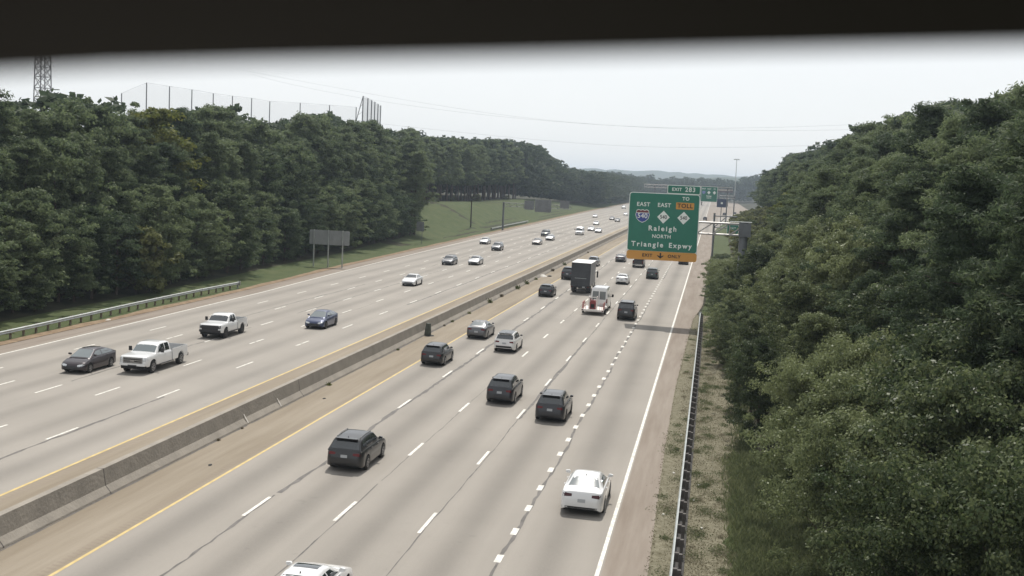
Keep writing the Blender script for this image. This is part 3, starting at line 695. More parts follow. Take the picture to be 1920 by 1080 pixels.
def car(kind, label, cat, x, y, head, col, roof=None, lowblack=False, rim=RIM, glass=GLS, tail=TL, cross=False, rails=False, scale=(1, 1, 1), dn=0, name=None, group=None, sunroof=False, fade=False, face=None):
    S = SPECS[kind]; L, W, H, r = S['L'], S['W'], S['H'], S['r']; h = L/2
    rz = 0 if head > 0 else math.pi
    yc = y+h*scale[1]-1.15
    root = empty(name or {'sedan': 'sedan', 'hatch': 'hatchback', 'suv': 'suv', 'bigsuv': 'suv'}[kind], (x, yc, gz(x)), rz, (math.atan(-SL) if x > BX else 0))
    root.scale = scale; tag(root, label, cat, group)
    lb = lower_body(L, W, S['top'], .20 if r < .35 else .25, S['ax'], r)
    mb = MB(); mb.loft(lb)
    wb = W/2-.10; wt = W/2-S['wt']; zbf = lambda yy: interp(S['top'], yy)
    gr = greenhouse(S['gh'], zbf, wb, wt, H); mb.loft(gr)
    me = mb.mesh('body', col, 42); me.materials.append(UND)
    # underside and arch interiors dark
    for p in me.polygons:
        if p.normal.z < -.6 or (abs(p.normal.x) < .3 and p.center.z < r*2.15 and any(abs(p.center.y-a) < r*1.1 for a in S['ax']) and abs(p.center.x) < W/2-.1): p.material_index = 1
    link('body', me, root); sh = Shell(mb)
    add = lambda nm, b, m: (b.obj(nm, m, root, 50) if b.f else None)
    g = S['gh']; yA, zA = g[0]; yB, zB = g[1]; yC, zC = g[-2]; yD, zD = g[-1]; zr = H
    # glass
    add('windscreen', sh.decal([(-wb+.10, yA-.10, 3), (wb-.10, yA-.10, 3), (wt-.02, yB+.04, 3), (-wt+.02, yB+.04, 3)], (0, 0, -1), 8, 5), glass)
    if S['rear'] == 'slope':
        add('rear_window', sh.decal([(-wb+.16, yD+.14, 3), (wb-.16, yD+.14, 3), (wt-.06, yC+.06, 3), (-wt+.06, yC+.06, 3)], (0, 0, -1), 8, 4), glass)
    else:
        add('rear_window', sh.decal([(-wb+.12, -3, zD+.05), (wb-.12, -3, zD+.05), (wt+.0, -3, zr-.20), (-wt-.0, -3, zr-.20)], (0, 1, 0), 8, 4), glass)
    ym = S['ym']; zl = zbf(0)+.045; zh = zr-.14
    yr = yD+.50 if S['rear'] == 'slope' else yD+.95
    rear_top = (yC+.25) if S['rear'] == 'slope' else yD+1.12
    for s in (-1, 1):
        D = (-s, 0, 0); X = s*3
        add('side_window', sh.decal([(X, yA-.42, zl), (X, ym+.05, zl), (X, ym+.05, zh), (X, yB-.02, zh-.03)], D, 5, 3), glass)
        add('side_window', sh.decal([(X, ym-.04, zl), (X, yr+.0, zl+.02), (X, rear_top, zh-.02), (X, ym-.04, zh)], D, 5, 3), glass)
        if S.get('quarter'): add('quarter_window', sh.decal([(X, yr-.08, zl+.03), (X, yD+.42, zl+.10), (X, yD+.60, zh-.06), (X, rear_top-.08, zh-.03)], D, 3, 3), glass)
        # mirrors
        b = MB(); b.loft([[(s*(wb+.02+dx), yA-.42+dy, zl+.02+dz) for dx, dz in ((0, .02), (.03, .0), (.19, .03), (.2, .12), (.05, .14), (0, .10))] for dy in (-.06, .05)]); add('mirror', b, roof or col)
        b = MB(); b.box((s*(W/2-.012), .35, zl-.10), (.035, .17, .028)); b.box((s*(W/2-.012), ym-.55, zl-.10), (.035, .17, .028)); add('door_handle', b, col)
        hz = interp(S['top'], h-.15)-.08
        hl = [(s*(W/2-.52), 3, hz-.10), (s*(W/2-.09), 3, hz-.06), (s*(W/2-.07), 3, hz+.10), (s*(W/2-.50), 3, hz+.03)]
        add('headlight', sh.decal(hl, (0, -1, 0), 5, 3), HL)
        tz = (zbf(-h+.2)-.14) if S['rear'] != 'slope' else zbf(-h+.2)-.13
        tl = [(s*(W/2-.50), -3, tz-.055), (s*(W/2-.11), -3, tz-.09), (s*(W/2-.13), -3, tz+.075), (s*(W/2-.50), -3, tz+.045)]
        add('taillight', sh.decal(tl, (0, 1, 0), 5, 3), tail)
    # front and rear trim
    fz = interp(S['top'], h-.03)
    add('grille', sh.decal([(-.50, 3, fz-.17), (.50, 3, fz-.17), (.58, 3, fz+.0), (-.58, 3, fz+.0)], (0, -1, 0), 6, 2), TRIM)
    add('lower_grille', sh.decal([(-.62, 3, .30), (.62, 3, .30), (.66, 3, .42), (-.66, 3, .42)], (0, -1, 0), 6, 2), TRIM)
    hb = .58 if lowblack else .40
    add('rear_bumper_trim', sh.decal([(-W/2+.10, -3, .28), (W/2-.10, -3, .28), (W/2-.09, -3, hb), (-W/2+.09, -3, hb)], (0, 1, 0), 10, 2), TRIM)
    pz = .66 if S['rear'] == 'slope' and kind == 'sedan' else .80
    add('number_plate', sh.decal([(-.16, -3, pz-.07), (.16, -3, pz-.07), (.16, -3, pz+.07), (-.16, -3, pz+.07)], (0, 1, 0), 2, 1, off=.012), PLATE)
    if roof:
        add('roof_panel', sh.decal([(-wt+.06, yB-.0, 3), (wt-.06, yB-.0, 3), (wt-.06, yC+.02, 3), (-wt+.06, yC+.02, 3)], (0, 0, -1), 8, 8, off=.008), roof)
    if sunroof:
        add('sunroof', sh.decal([(-.42, yB-.15, 3), (.42, yB-.15, 3), (.42, yB-.65, 3), (-.42, yB-.65, 3)], (0, 0, -1), 6, 4, off=.007), GLS)
    if rails:
        for s in (-1, 1):
            b = MB(); pr_ = [Vector((s*(wt-.05), yy_, (sh.t.ray_cast(Vector((s*(wt-.05), yy_, 4)), Vector((0, 0, -1)))[0] or Vector((0, 0, H))).z)) for yy_ in np.linspace(yB-.35, yC+.25, 6)]
            for q0, q1 in zip(pr_, pr_[1:]): b.tube(q0+Vector((0, 0, .045)), q1+Vector((0, 0, .045)), .018, n=6)
            b.box(pr_[0]+Vector((0, 0, .015)), (.04, .1, .06)); b.box(pr_[-1]+Vector((0, 0, .015)), (.04, .1, .06)); add('roof_rail', b, RIMD if col.name.endswith('white') else CHR)
    if kind != 'sedan' and S['rear'] == 'steep':
        b = MB(); b.box((0, yC-.08, H-.055), (wt*1.7, .22, .035)); add('spoiler', b, roof or col)
    hz0 = (sh.t.ray_cast(Vector((0, yC+.25, 4)), Vector((0, 0, -1)))[0] or Vector((0, 0, H))).z
    b = MB(); b.loft([[(.02, yC+.18, hz0-.01), (-.02, yC+.18, hz0-.01), (0, yC+.30, hz0-.01)], [(.008, yC+.16, hz0+.06), (-.008, yC+.16, hz0+.06), (0, yC+.2, hz0+.05)]]); add('antenna_fin', b, TRIM)
    tw = W/2-.115
    add_wheels(root, [(sx*tw, a) for sx in (-1, 1) for a in S['ax']], r, .23, rim)
    return root

def pickup(label, x, y, head, col, grille=CHR, rim=RIM, L=5.9, W=1.98, H=1.92, blackface=False, bars=True, group=None):
    h = L/2; r = .43; ax = (h-.98, -h+1.25); cabr = -.52
    root = empty('pickup_truck', (x, y+h-1.0, gz(x)), 0 if head > 0 else math.pi, (math.atan(-SL) if x > BX else 0)); tag(root, label, 'pickup truck', group)
    top = [(-h, 1.28), (cabr, 1.28), (cabr+.01, 1.25), (h-1.6, 1.27), (h-1.1, 1.26), (h-.35, 1.22), (h-.07, 1.18), (h, 1.10)]
    lb = lower_body(L, W, top, .50, ax, r, nose=.35, tuck=.10, arch=1.18, zmid=.85, bow=.01)
    front = [q for q in lb if q[0][1] >= cabr-.02]
    mb = MB(); mb.loft(front)
    gh = [(h-1.45, 1.27), (h-2.0, 1.72), (h-2.35, 1.88), (cabr+.35, 1.90), (cabr+.10, 1.84), (cabr+.0, 1.26)]
    wb = W/2-.09; wt = W/2-.27; mb.loft(greenhouse(gh, lambda yy: 1.25, wb, wt, H))
    me = mb.mesh('cab', col, 42); me.materials.append(UND)
    for p in me.polygons:
        if p.normal.z < -.6: p.material_index = 1
    link('cab', me, root); sh = Shell(mb); add = lambda nm, b, m: (b.obj(nm, m, root, 50) if b.f else None)
    # bed: side walls with wheel arches, floor, tailgate
    rear = [q for q in lb if q[0][1] <= cabr-.02]
    b = MB()
    for s in (0, 1):
        rg = []
        for q in rear:
            o_ = q[:7] if s == 0 else [(-a, bb, c) for a, bb, c in q[:7]]
            hw = abs(o_[3][0]); sg_ = 1 if s == 0 else -1; yy = o_[0][1]
            rg.append([(sg_*(hw-.12), yy, o_[0][2]), o_[1], o_[2], o_[3], o_[4], (sg_*(hw-.03), yy, 1.28), (sg_*(hw-.12), yy, 1.28)])
        b.loft(rg)
    b.box((0, (-h+cabr)/2, .80), (W-.22, cabr+h-.06, .06)); b.box((0, cabr-.05, 1.0), (W-.22, .05, .5)); add('bed', b, col)
    b = MB(); b.box((0, (-h+cabr)/2, .845), (W-.26, cabr+h-.16, .02)); b.box((0, cabr-.085, 1.05), (W-.24, .015, .42)); add('bed_liner', b, UND)
    b = MB(); b.box((0, -h+.01, 1.0), (W-.26, .07, .52)); add('tailgate', b, col)
    b = MB(); b.box((0, -h-.08, .55), (W-.2, .16, .20)); add('rear_bumper', b, TRIM if blackface else CHR)
    for s in (-1, 1):
        b = MB(); b.box((s*(W/2-.21), -h-.012, 1.02), (.13, .05, .42)); add('taillight', b, TL)
    b = MB(); b.box((0, -h-.17, .57), (.32, .015, .15)); add('number_plate', b, PLATE)
    yA, yB = gh[0][0], gh[1][0]
    add('windscreen', sh.decal([(-wb+.12, yA-.08, 3), (wb-.12, yA-.08, 3), (wt-.0, yB-.02, 3), (-wt+.0, yB-.02, 3)], (0, 0, -1), 8, 5), GLSL if not blackface else GLS)
    add('rear_window', sh.decal([(-wt+.02, -4, 1.38), (wt-.02, -4, 1.38), (wt-.1, -4, 1.78), (-wt+.1, -4, 1.78)], (0, 1, 0), 6, 3), GLS)
    zl, zh = 1.30, 1.80; ym = (yB+cabr)/2-.0
    for s in (-1, 1):
        D = (-s, 0, 0); X = 3*s
        add('side_window', sh.decal([(X, yA-.42, zl), (X, ym+.04, zl), (X, ym+.04, zh), (X, yB-.12, zh-.02)], D, 5, 3), GLS)
        add('side_window', sh.decal([(X, ym-.05, zl), (X, cabr+.22, zl), (X, cabr+.26, zh), (X, ym-.05, zh)], D, 5, 3), GLS)
        b = MB(); b.box((s*(W/2+.16), yA-.50, 1.44), (.20, .10, .30)); b.box((s*(W/2+.02), yA-.48, 1.36), (.2, .04, .04)); add('mirror', b, TRIM)
        add('headlight', sh.decal([(s*(W/2-.32), 4, .86), (s*(W/2-.04), 4, .90), (s*(W/2-.04), 4, 1.14), (s*(W/2-.32), 4, 1.12)], (0, -1, 0), 4, 3), HL if not blackface else TRIM)
        add('fog_light', sh.decal([(s*(W/2-.40), 4, .60), (s*(W/2-.18), 4, .60), (s*(W/2-.18), 4, .70), (s*(W/2-.40), 4, .70)], (0, -1, 0), 3, 2), TRIM)
        b = MB(); b.box((s*(W/2-.03), .15, .46), (.14, 2.1, .05)); add('running_board', b, CHR if not blackface else TRIM)
        b = MB()
        for yy in (.5, -.45): b.box((s*(W/2-.004), yy, 1.14), (.03, .17, .03))
        add('door_handle', b, col)
    if blackface:
        add('grille', sh.decal([(-.66, 4, .52), (.66, 4, .52), (.76, 4, 1.12), (-.76, 4, 1.12)], (0, -1, 0), 10, 14, off=.014), TRIM)
    else:
        add('grille', sh.decal([(-.70, 4, .72), (.70, 4, .72), (.70, 4, 1.13), (-.70, 4, 1.13)], (0, -1, 0), 8, 12, off=.012), TRIM)
        b = MB()
        for z in (.80, .94, 1.08): b.box((0, h-.005, z), (1.38, .09, .05))
        b.box((0, h, .92), (.3, .11, .12)); b.box((-.66, h-.02, .91), (.05, .1, .3)); b.box((.66, h-.02, .91), (.05, .1, .3)); add('grille_bar', b, CHR)
    b = MB(); b.box((0, h-.03, .66), (W-.22, .22, .17)); add('front_bumper', b, col if blackface is False else TRIM)
    b = MB(); b.box((0, h-.12, .46), (W-.34, .22, .20)); add('air_dam', b, UND)
    b = MB(); b.box((0, h+.085, .60), (.62, .02, .08)); add('bumper_intake', b, TRIM)
    add_wheels(root, [(sx*(W/2-.14), a) for sx in (-1, 1) for a in ax], r, .28, rim)
    return root

def van(label, x, y, head, col, L=5.6, W=2.0, H=2.45, cat='van', glass=GLSL, group=None):
    h = L/2; r = .36; ax = (h-.95, -h+1.2); root = empty('van', (x, y+h-.6, gz(x)), 0 if head > 0 else math.pi, (math.atan(-SL) if x > BX else 0)); tag(root, label, cat, group)
    top = [(-h, 1.1), (h-1.1, 1.15), (h-.5, 1.05), (h-.1, .9), (h, .6)]
    mb = MB(); mb.loft(lower_body(L, W, top, .30, ax, r, nose=.3, tuck=.1, zmid=.75, bow=.01))
    gh = [(h-.75, 1.10), (h-1.6, H-.25), (h-2.0, H-.03), (0, H), (-h+.15, H-.02), (-h+.04, H-.2), (-h+.01, 1.1)]
    wb = W/2-.03; wt = W/2-.17; mb.loft(greenhouse(gh, lambda yy: 1.08, wb, wt, H)); link('body', mb.mesh('body', col, 42), root)
    sh = Shell(mb); add = lambda nm, b, m: (b.obj(nm, m, root, 50) if b.f else None)
    add('windscreen', sh.decal([(-wb+.1, h-.88, 4), (wb-.1, h-.88, 4), (wt-.05, h-1.5, 4), (-wt+.05, h-1.5, 4)], (0, 0, -1), 8, 5), GLS)
    for s in (-1, 1):
        add('rear_window', sh.decal([(s*.06, -4, 1.32), (s*(wt-.08), -4, 1.32), (s*(wt-.10), -4, H-.42), (s*.06, -4, H-.42)], (0, 1, 0), 4, 4), glass)
        add('side_window', sh.decal([(3*s, h-1.35, 1.25), (3*s, h-2.2, 1.25), (3*s, h-2.2, 1.78), (3*s, h-1.75, 1.78)], (-s, 0, 0), 4, 3), GLS)
        b = MB(); b.box((s*(W/2+.2), h-1.35, 1.45), (.22, .12, .32)); b.box((s*(W/2+.06), h-1.33, 1.35), (.2, .04, .05)); add('mirror', b, TRIM)
        b = MB(); b.box((s*(W/2-.10), -h-.0, 1.2), (.13, .05, .45)); add('taillight', b, TL)
        add('headlight', sh.decal([(s*(W/2-.42), 4, .72), (s*(W/2-.06), 4, .75), (s*(W/2-.06), 4, .95), (s*(W/2-.42), 4, .88)], (0, -1, 0), 4, 3), HL)
    add('grille', sh.decal([(-.5, 4, .55), (.5, 4, .55), (.5, 4, .8), (-.5, 4, .8)], (0, -1, 0), 5, 2), TRIM)
    b = MB(); b.box((0, -h-.06, .45), (W-.1, .14, .2)); add('rear_bumper', b, TRIM)
    add_wheels(root, [(sx*(W/2-.13), a) for sx in (-1, 1) for a in ax], r, .24)
    return root

def box_truck(label, x, y, head):
    root = empty('box_truck', (x, y, gz(x)), 0, math.atan(-SL)); tag(root, label, 'truck')
    add = lambda nm, b, m, s=None: b.obj(nm, m, root, s)
    dk = mat('backlit_shade_panel', (.045, .047, .052), .55, noise=(1.1, .25)); side = mat('truck_side_grey', (.30, .30, .31), .5, noise=(.9, .25)); wh = mat('truck_roof_white', (.78, .78, .76), .5)  # rear panel colour is darkened to carry the shade of the backlit end
    W, L, z0, z1 = 2.5, 6.6, 1.05, 3.95
    b = MB(); b.box((0, L/2+.1, (z0+z1)/2), (W, L, z1-z0)); add('cargo_box', b, side)
    b = MB(); b.box((0, L/2+.1, z1+.03), (W+.04, L+.04, .06)); add('roof', b, wh)
    b = MB(); b.box((0, .07, (z0+z1)/2-.02), (W-.14, .06, z1-z0-.2))
    for k in range(6): b.box((0, .03, z0+.35+k*.43), (W-.2, .02, .02))
    add('roller_door', b, dk)
    b = MB(); b.box((0, .02, z0+.95), (1.5, .03, .05)); add('door_bar', b, M_galv)
    b = MB(); b.box((.45, -.02, .88), (.34, .02, .16)); add('number_plate', b, PLATE)
    for s in (-1, 1): b = MB(); b.box((s*1.02, -.02, z1-.10), (.16, .03, .05)); add('marker_light', b, TL)
    b = MB(); b.box((0, .06, z1-.06), (W, .12, .14)); b.box((-W/2+.05, .06, (z0+z1)/2), (.1, .12, z1-z0)); b.box((W/2-.05, .06, (z0+z1)/2), (.1, .12, z1-z0)); b.box((0, .06, z0+.03), (W, .12, .14)); add('door_frame', b, dk)
    b = MB(); b.box((0, .15, .88), (W-.1, .3, .2)); b.box((0, .1, .5), (2.2, .14, .16)); b.box((-.9, .15, .65), (.1, .14, .4)); b.box((.9, .15, .65), (.1, .14, .4)); add('rear_step', b, TRIM)
    b = MB(); b.box((0, L/2+1.0, .88), (1.0, L+1.8, .22)); add('chassis', b, UND)
    # cab
    mb = MB(); yc = L+.25
    pr = [(yc, .55), (yc, 2.75), (yc+.9, 2.72), (yc+1.35, 1.85), (yc+2.1, 1.55), (yc+2.3, 1.35), (yc+2.3, .55)]
    mb.loft([[(s*1.08, a, c) for a, c in pr] for s in (-1, 1)]); add('cab', mb, wh); sh = Shell(mb)
    sh.decal([(-.98, yc+.98, 4), (.98, yc+.98, 4), (.98, yc+1.30, 4), (-.98, yc+1.30, 4)], (0, 0, -1), 4, 3).obj('windscreen', GLS, root)
    for s in (-1, 1):
        b = sh.decal([(3*s, yc+.2, 1.75), (3*s, yc+1.2, 1.75), (3*s, yc+.95, 2.45), (3*s, yc+.2, 2.45)], (-s, 0, 0), 3, 3); b.obj('side_window', GLS, root)
        b = MB(); b.box((s*1.42, yc+1.1, 2.05), (.20, .14, .85)); b.box((s*1.25, yc+1.1, 2.3), (.4, .04, .04)); add('mirror', b, TRIM)
        b = MB(); b.box((s*1.05, .0, .9), (.22, .04, .1)); add('taillight', b, TL)
        b = MB(); b.box((s*(1.12), 1.9, .72), (.04, 2.4, .06)); b.box((s*.95, .75, .55), (.5, .03, .6)); add('mud_flap', b, TRIM)
    add_wheels(root, [(sx*xx, a) for sx in (-1, 1) for xx, a in ((1.0, yc+1.4), (1.08, 2.1), (.78, 2.1))], .48, .27, RIM)
    return root

def equipment_trailer(label, x, y):
    root = empty('equipment_trailer', (x, y, gz(x)), 0, math.atan(-SL)); tag(root, label, 'trailer')
    add = lambda nm, b, m, s=None: b.obj(nm, m, root, s)
    wh = mat('trailer_white', (.72, .68, .64), .5); red = mat('machine_red', (.22, .03, .03), .5); lm = mat('lattice_red_white', (.45, .20, .18), .6)
    b = MB(); b.box((0, 1.9, .55), (2.35, 3.8, .12)); b.box((0, -.02, .52), (2.45, .12, .2)); b.box((0, 4.4, .5), (.12, 1.6, .1)); add('deck', b, wh)
    for s in (-1, 1):
        b = MB()
        for k in range(6): b.box((s*1.14, .15+k*.42, .98), (.04, .04, .78))
        for k in range(4): b.box((s*1.14, 1.2, .72+k*.21), (.04, 2.15, .04))
        b.box((s*.92, .12, .98), (.36, .04, .04)); b.box((s*.92, .12, 1.3), (.36, .04, .04)); b.box((s*.78, .12, .98), (.04, .04, .75)); b.box((s*1.0, .12, .98), (.04, .04, .75))
        add('side_rack', b, lm)
        b = MB(); b.loft([[(s*a, yy, z) for a, z in ((1.1, .62), (1.35, .62), (1.35, .80), (1.1, .95))] for yy in (1.5, 2.6)]); add('mudguard', b, wh)
        b = MB(); b.box((s*1.1, -.1, .54), (.16, .03, .1)); add('taillight', b, TL)
    ma = empty('small_machine', (x-.05, y+.5, gz(x)+.62), 0); tag(ma, 'small dark red machine in an upright pale frame strapped on the equipment trailer', 'machine')
    b = MB(); b.loft([[(-.33, yy, 0), (.33, yy, 0), (.33, yy, .75), (.2, yy, .95), (-.2, yy, .95), (-.33, yy, .75)] for yy in (0, .9)]); b.obj('housing', red, ma)
    b = MB()
    for s in (-1, 1): b.box((s*.42, -.03, .65), (.07, .07, 1.35)); b.box((s*.42, .9, .65), (.07, .07, 1.35)); b.box((s*.42, .45, 1.33), (.06, .95, .06))
    b.box((0, -.03, 1.3), (.9, .07, .07)); b.obj('frame', wh, ma)
    b = MB(); b.tube((0, .2, .95), (0, .2, 1.35), .06, n=8); b.box((0, -.02, .35), (.4, .05, .4)); b.obj('engine', UND, ma)
    add_wheels(root, [(sx*1.22, 2.05) for sx in (-1, 1)], .33, .2)
    return root

P_white = paint('white', (.66, .66, .655)); P_pearl = paint('pearl_white', (.66, .65, .63)); P_black = paint('black', (.014, .014, .015)); P_char = paint('charcoal', (.026, .027, .031), .3)
P_grey = paint('grey', (.115, .115, .12), .4); P_silver = paint('silver', (.38, .38, .385), .6); P_blue = paint('navy', (.030, .042, .095), .3); P_aub = paint('dark_plum', (.030, .022, .026), .3)
P_green = paint('dark_green', (.020, .032, .028), .2); P_roofblk = paint('roof_black', (.02, .02, .021))
# eastbound, seen from behind
car('sedan', 'white car with a dark sunroof, cut off by the bottom edge near the left', 'car', -12.45, 35.45, 1, P_white, sunroof=True)
car('sedan', 'white sedan alone in the exit lane, sun glaring on its rear window', 'car', -4.93, 51.9, 1, P_white, glass=GLSL, tail=TLD, scale=(1.05, 1, 1.04))
car('suv', 'black suv with roof rails, nearest suv to the camera', 'car', -16.65, 54.9, 1, P_black, rails=True, scale=(1, .98, .97))
car('suv', 'dark grey suv without roof rails, left of the similar suv', 'car', -12.75, 75.0, 1, P_char, rails=False, scale=(.98, 1, 1))
car('suv', 'dark grey suv with roof rails just left of the dotted exit lane line', 'car', -8.95, 70.9, 1, P_char, rails=True, scale=(1, 1, 1), rim=RIMD)
car('suv', 'black crossover in the leftmost eastbound lane beside the yellow line', 'car', -20.15, 87.3, 1, P_black, scale=(.95, .94, .94))
car('sedan', 'grey sedan with pale rear glass in the leftmost eastbound lane', 'car', -20.0, 103.6, 1, P_grey, glass=GLSL, scale=(1, 1, 1.03))
car('suv', 'white suv with a black roof and black lower bumper', 'car', -16.35, 97.2, 1, P_pearl, roof=P_roofblk, lowblack=True, scale=(1, .98, .98))
car('suv', 'dark hatchback ahead of the grey sedan in the leftmost eastbound lane', 'car', -19.75, 145.5, 1, P_char, name='hatchback', scale=(.98, .92, .90))
box_truck('tall box truck with dark rear doors in painted backlit shade and white roof', -16.35, 152.2, 1)
van('white high-roof van towing the equipment trailer beside the box truck', -12.15, 134.2, 1, P_white, H=2.65)
equipment_trailer('low white trailer with red and white side racks behind the white van', -12.35, 128.9)
car('bigsuv', 'boxy black suv level with the equipment trailer, near the gantry shadow', 'car', -8.55, 127.6, 1, P_black, rails=True, scale=(1, 1, 1.12))
car('suv', 'dark car half hidden on the left behind the box truck', 'car', -20.4, 172.8, 1, P_char, scale=(1, 1, 1.1))
car('suv', 'silver suv farther ahead of the box truck, in the leftmost lane', 'car', -19.8, 204, 1, P_silver, rails=True)
car('sedan', 'white sedan between the van and the big green sign', 'car', -12.4, 172.2, 1, P_white, tail=TLD)
car('sedan', 'grey sedan left of the dark pickup below the big sign', 'car', -16.4, 220.3, 1, P_grey)
pickup('dark pickup truck half hidden by the bottom left of the big green sign', -12.4, 208.8, 1, P_char, grille=TRIM, L=5.8)
car('bigsuv', 'dark green-black suv just below the big green sign', 'car', -8.8, 186.2, 1, P_green, scale=(.95, .95, .95))
car('suv', 'dark car peeking out below the right end of the big green sign', 'car', -5.0, 226.5, 1, P_char)
car('suv', 'dark car where the exit ramp splits off, right of the big sign', 'car', -3.5, 546, 1, P_char)
car('suv', 'dark car on the curving ramp, left of the one farther along', 'car', 6.1, 672, 1, P_char)
car('suv', 'dark car farthest along the curving ramp', 'car', 12.4, 710, 1, P_char)
# westbound, seen from the front
car('hatch', 'dark plum hatchback beside the white crew cab pickup, leftmost car in view', 'car', -41.35, 73.6, -1, P_aub, glass=GLSL, rim=RIM, scale=(1.02, 1.04, 1.0))
pickup('white crew cab pickup with a chrome grille and long open bed', -37.75, 74.9, -1, P_white, L=6.5, W=2.03, H=1.98)
pickup('white pickup with a big black grille behind the crew cab one', -40.15, 92.8, -1, P_white, rim=RIMD, blackface=True, L=5.7, W=2.03)
car('hatch', 'dark blue car with a pale windscreen in the westbound lanes nearest the barrier', 'car', -34.6, 102.6, -1, P_blue, glass=GLSL, rim=RIMD, scale=(1.05, 1.03, 1.02))
car('sedan', 'bright white sedan with a black grille in the middle of the westbound road', 'car', -37.8, 148.2, -1, P_white, rim=RIMD)
car('suv', 'dark grey car with a glinting bonnet, left of a silver sedan', 'car', -41.6, 187.4, -1, P_grey, scale=(1, 1, .92))
car('sedan', 'silver sedan right of the dark grey car in the westbound lanes', 'car', -37.9, 190.4, -1, P_silver)
car('sedan', 'silver car nearest the grass on the far left lane, before the grey suv', 'car', -48.4, 253, -1, P_silver)
car('suv', 'grey suv beside the silver car near the grass slope', 'car', -41.9, 232.3, -1, P_grey)
car('sedan', 'brownish silver sedan in front of the silver car with a dark car behind it', 'car', -38.2, 261.3, -1, paint('warm_silver', (.22, .20, .19), .5))
car('sedan', 'silver car with a tall dark suv right behind its left side', 'car', -38.3, 283.3, -1, P_silver)
car('bigsuv', 'dark suv just behind the silver car, upper middle of the westbound road', 'car', -42.2, 303, -1, P_char)
van('white van on its own in the far westbound lanes', -35.35, 320, -1, P_white, L=5.4, H=2.2)
car('sedan', 'lone white car farthest left on the distant westbound road', 'car', -48.3, 494, -1, P_white)
car('sedan', 'silver sedan rightmost of the distant westbound trio', 'car', -32.2, 341, -1, P_silver)
car('sedan', 'white sedan leftmost of the distant westbound trio', 'car', -35.4, 352, -1, P_white)
car('sedan', 'white car behind the distant westbound trio of sedans', 'car', -39.1, 405, -1, P_white)
car('sedan', 'dark car beyond the trio, right one of two dark cars near the barrier', 'car', -35.5, 450.5, -1, P_char)
car('sedan', 'dark car beyond the trio, left one of two dark cars', 'car', -39.2, 470, -1, P_char)
car('bigsuv', 'white vehicle at the far end of the westbound road left of the sign top', 'car', -52.2, 705, -1, P_white, scale=(1.1, 1, 1.2))
car('sedan', 'white car just left of the big sign, beside the barrier', 'car', -39.7, 551, -1, P_white)

# barrel leaning at the barrier and road debris
ba = empty('traffic_drum', (-24.28, 102.2, gz(-24.3)), 0, .04); tag(ba, 'dark upright drum standing against the median barrier', 'drum')
b = MB(); n = 20; b.loft([[(q*math.cos(2*math.pi*i/n), q*math.sin(2*math.pi*i/n), z) for i in range(n)] for z, q in ((.06, .30), (.35, .29), (.37, .27), (.62, .27), (.64, .255), (.88, .25), (.9, .235), (1.1, .22), (1.12, .15))]); b.obj('body', mat('weathered_drum', (.055, .06, .045), .8, noise=(4, .3)), ba, 40)
b = MB(); b.loft([[(q*math.cos(2*math.pi*i/n)+(.18 if q > .3 else 0), q*math.sin(2*math.pi*i/n), z) for i in range(n)] for z, q in ((0, .42), (.06, .38))]); b.obj('base', RUB, ba, 40)
def debris(label, x, y, r, m, seed, n=7):
    rn = random.Random(seed); b = MB(); k = 9
    b.loft([[(r*f*rn.uniform(.6, 1.3)*math.cos(2*math.pi*i/k), 1.7*r*f*rn.uniform(.6, 1.3)*math.sin(2*math.pi*i/k), z) for i in range(k)] for z, f in ((0, 1), (r*.3, .8), (r*.5, .3))])
    o = b.obj('debris', m, None, 30); o.location = (x, y, gz(x)+.004); tag(o, label, 'debris', 'litter on the shoulders'); return o
debris('dark scrap of tyre on the inner shoulder beside the black crossover', -22.9, 88.5+8, .12, RUB, 1)
debris('pale crumpled litter against the barrier left of the box truck', -24.3, 174.5, .55, mat('pale_litter', (.5, .48, .44), .8), 2)
debris('dark flat scrap next to the pale litter at the barrier', -23.4, 175.5, .35, RUB, 3)
debris('small dark scrap on the shoulder near the bottom of the barrier', -22.8, 52.5, .10, RUB, 4)
debris('small dark scrap on the shoulder higher up beside the barrier', -23.2, 70.5, .10, RUB, 5)
debris('white scrap of litter under the left guardrail', -53.0, 99, .22, mat('pale_litter', (.5, .48, .44)), 6)
for i, (x, y) in enumerate(((-.1, 55.5), (.1, 58.5), (-1.2, 60.5), (-1.4, 52.5), (.3, 51.0), (-1.1, 70))):
    debris('small pale scrap of litter in the dry grass by the right guardrail', x, y, .07, mat('pale_litter', (.5, .48, .44)), 10+i)

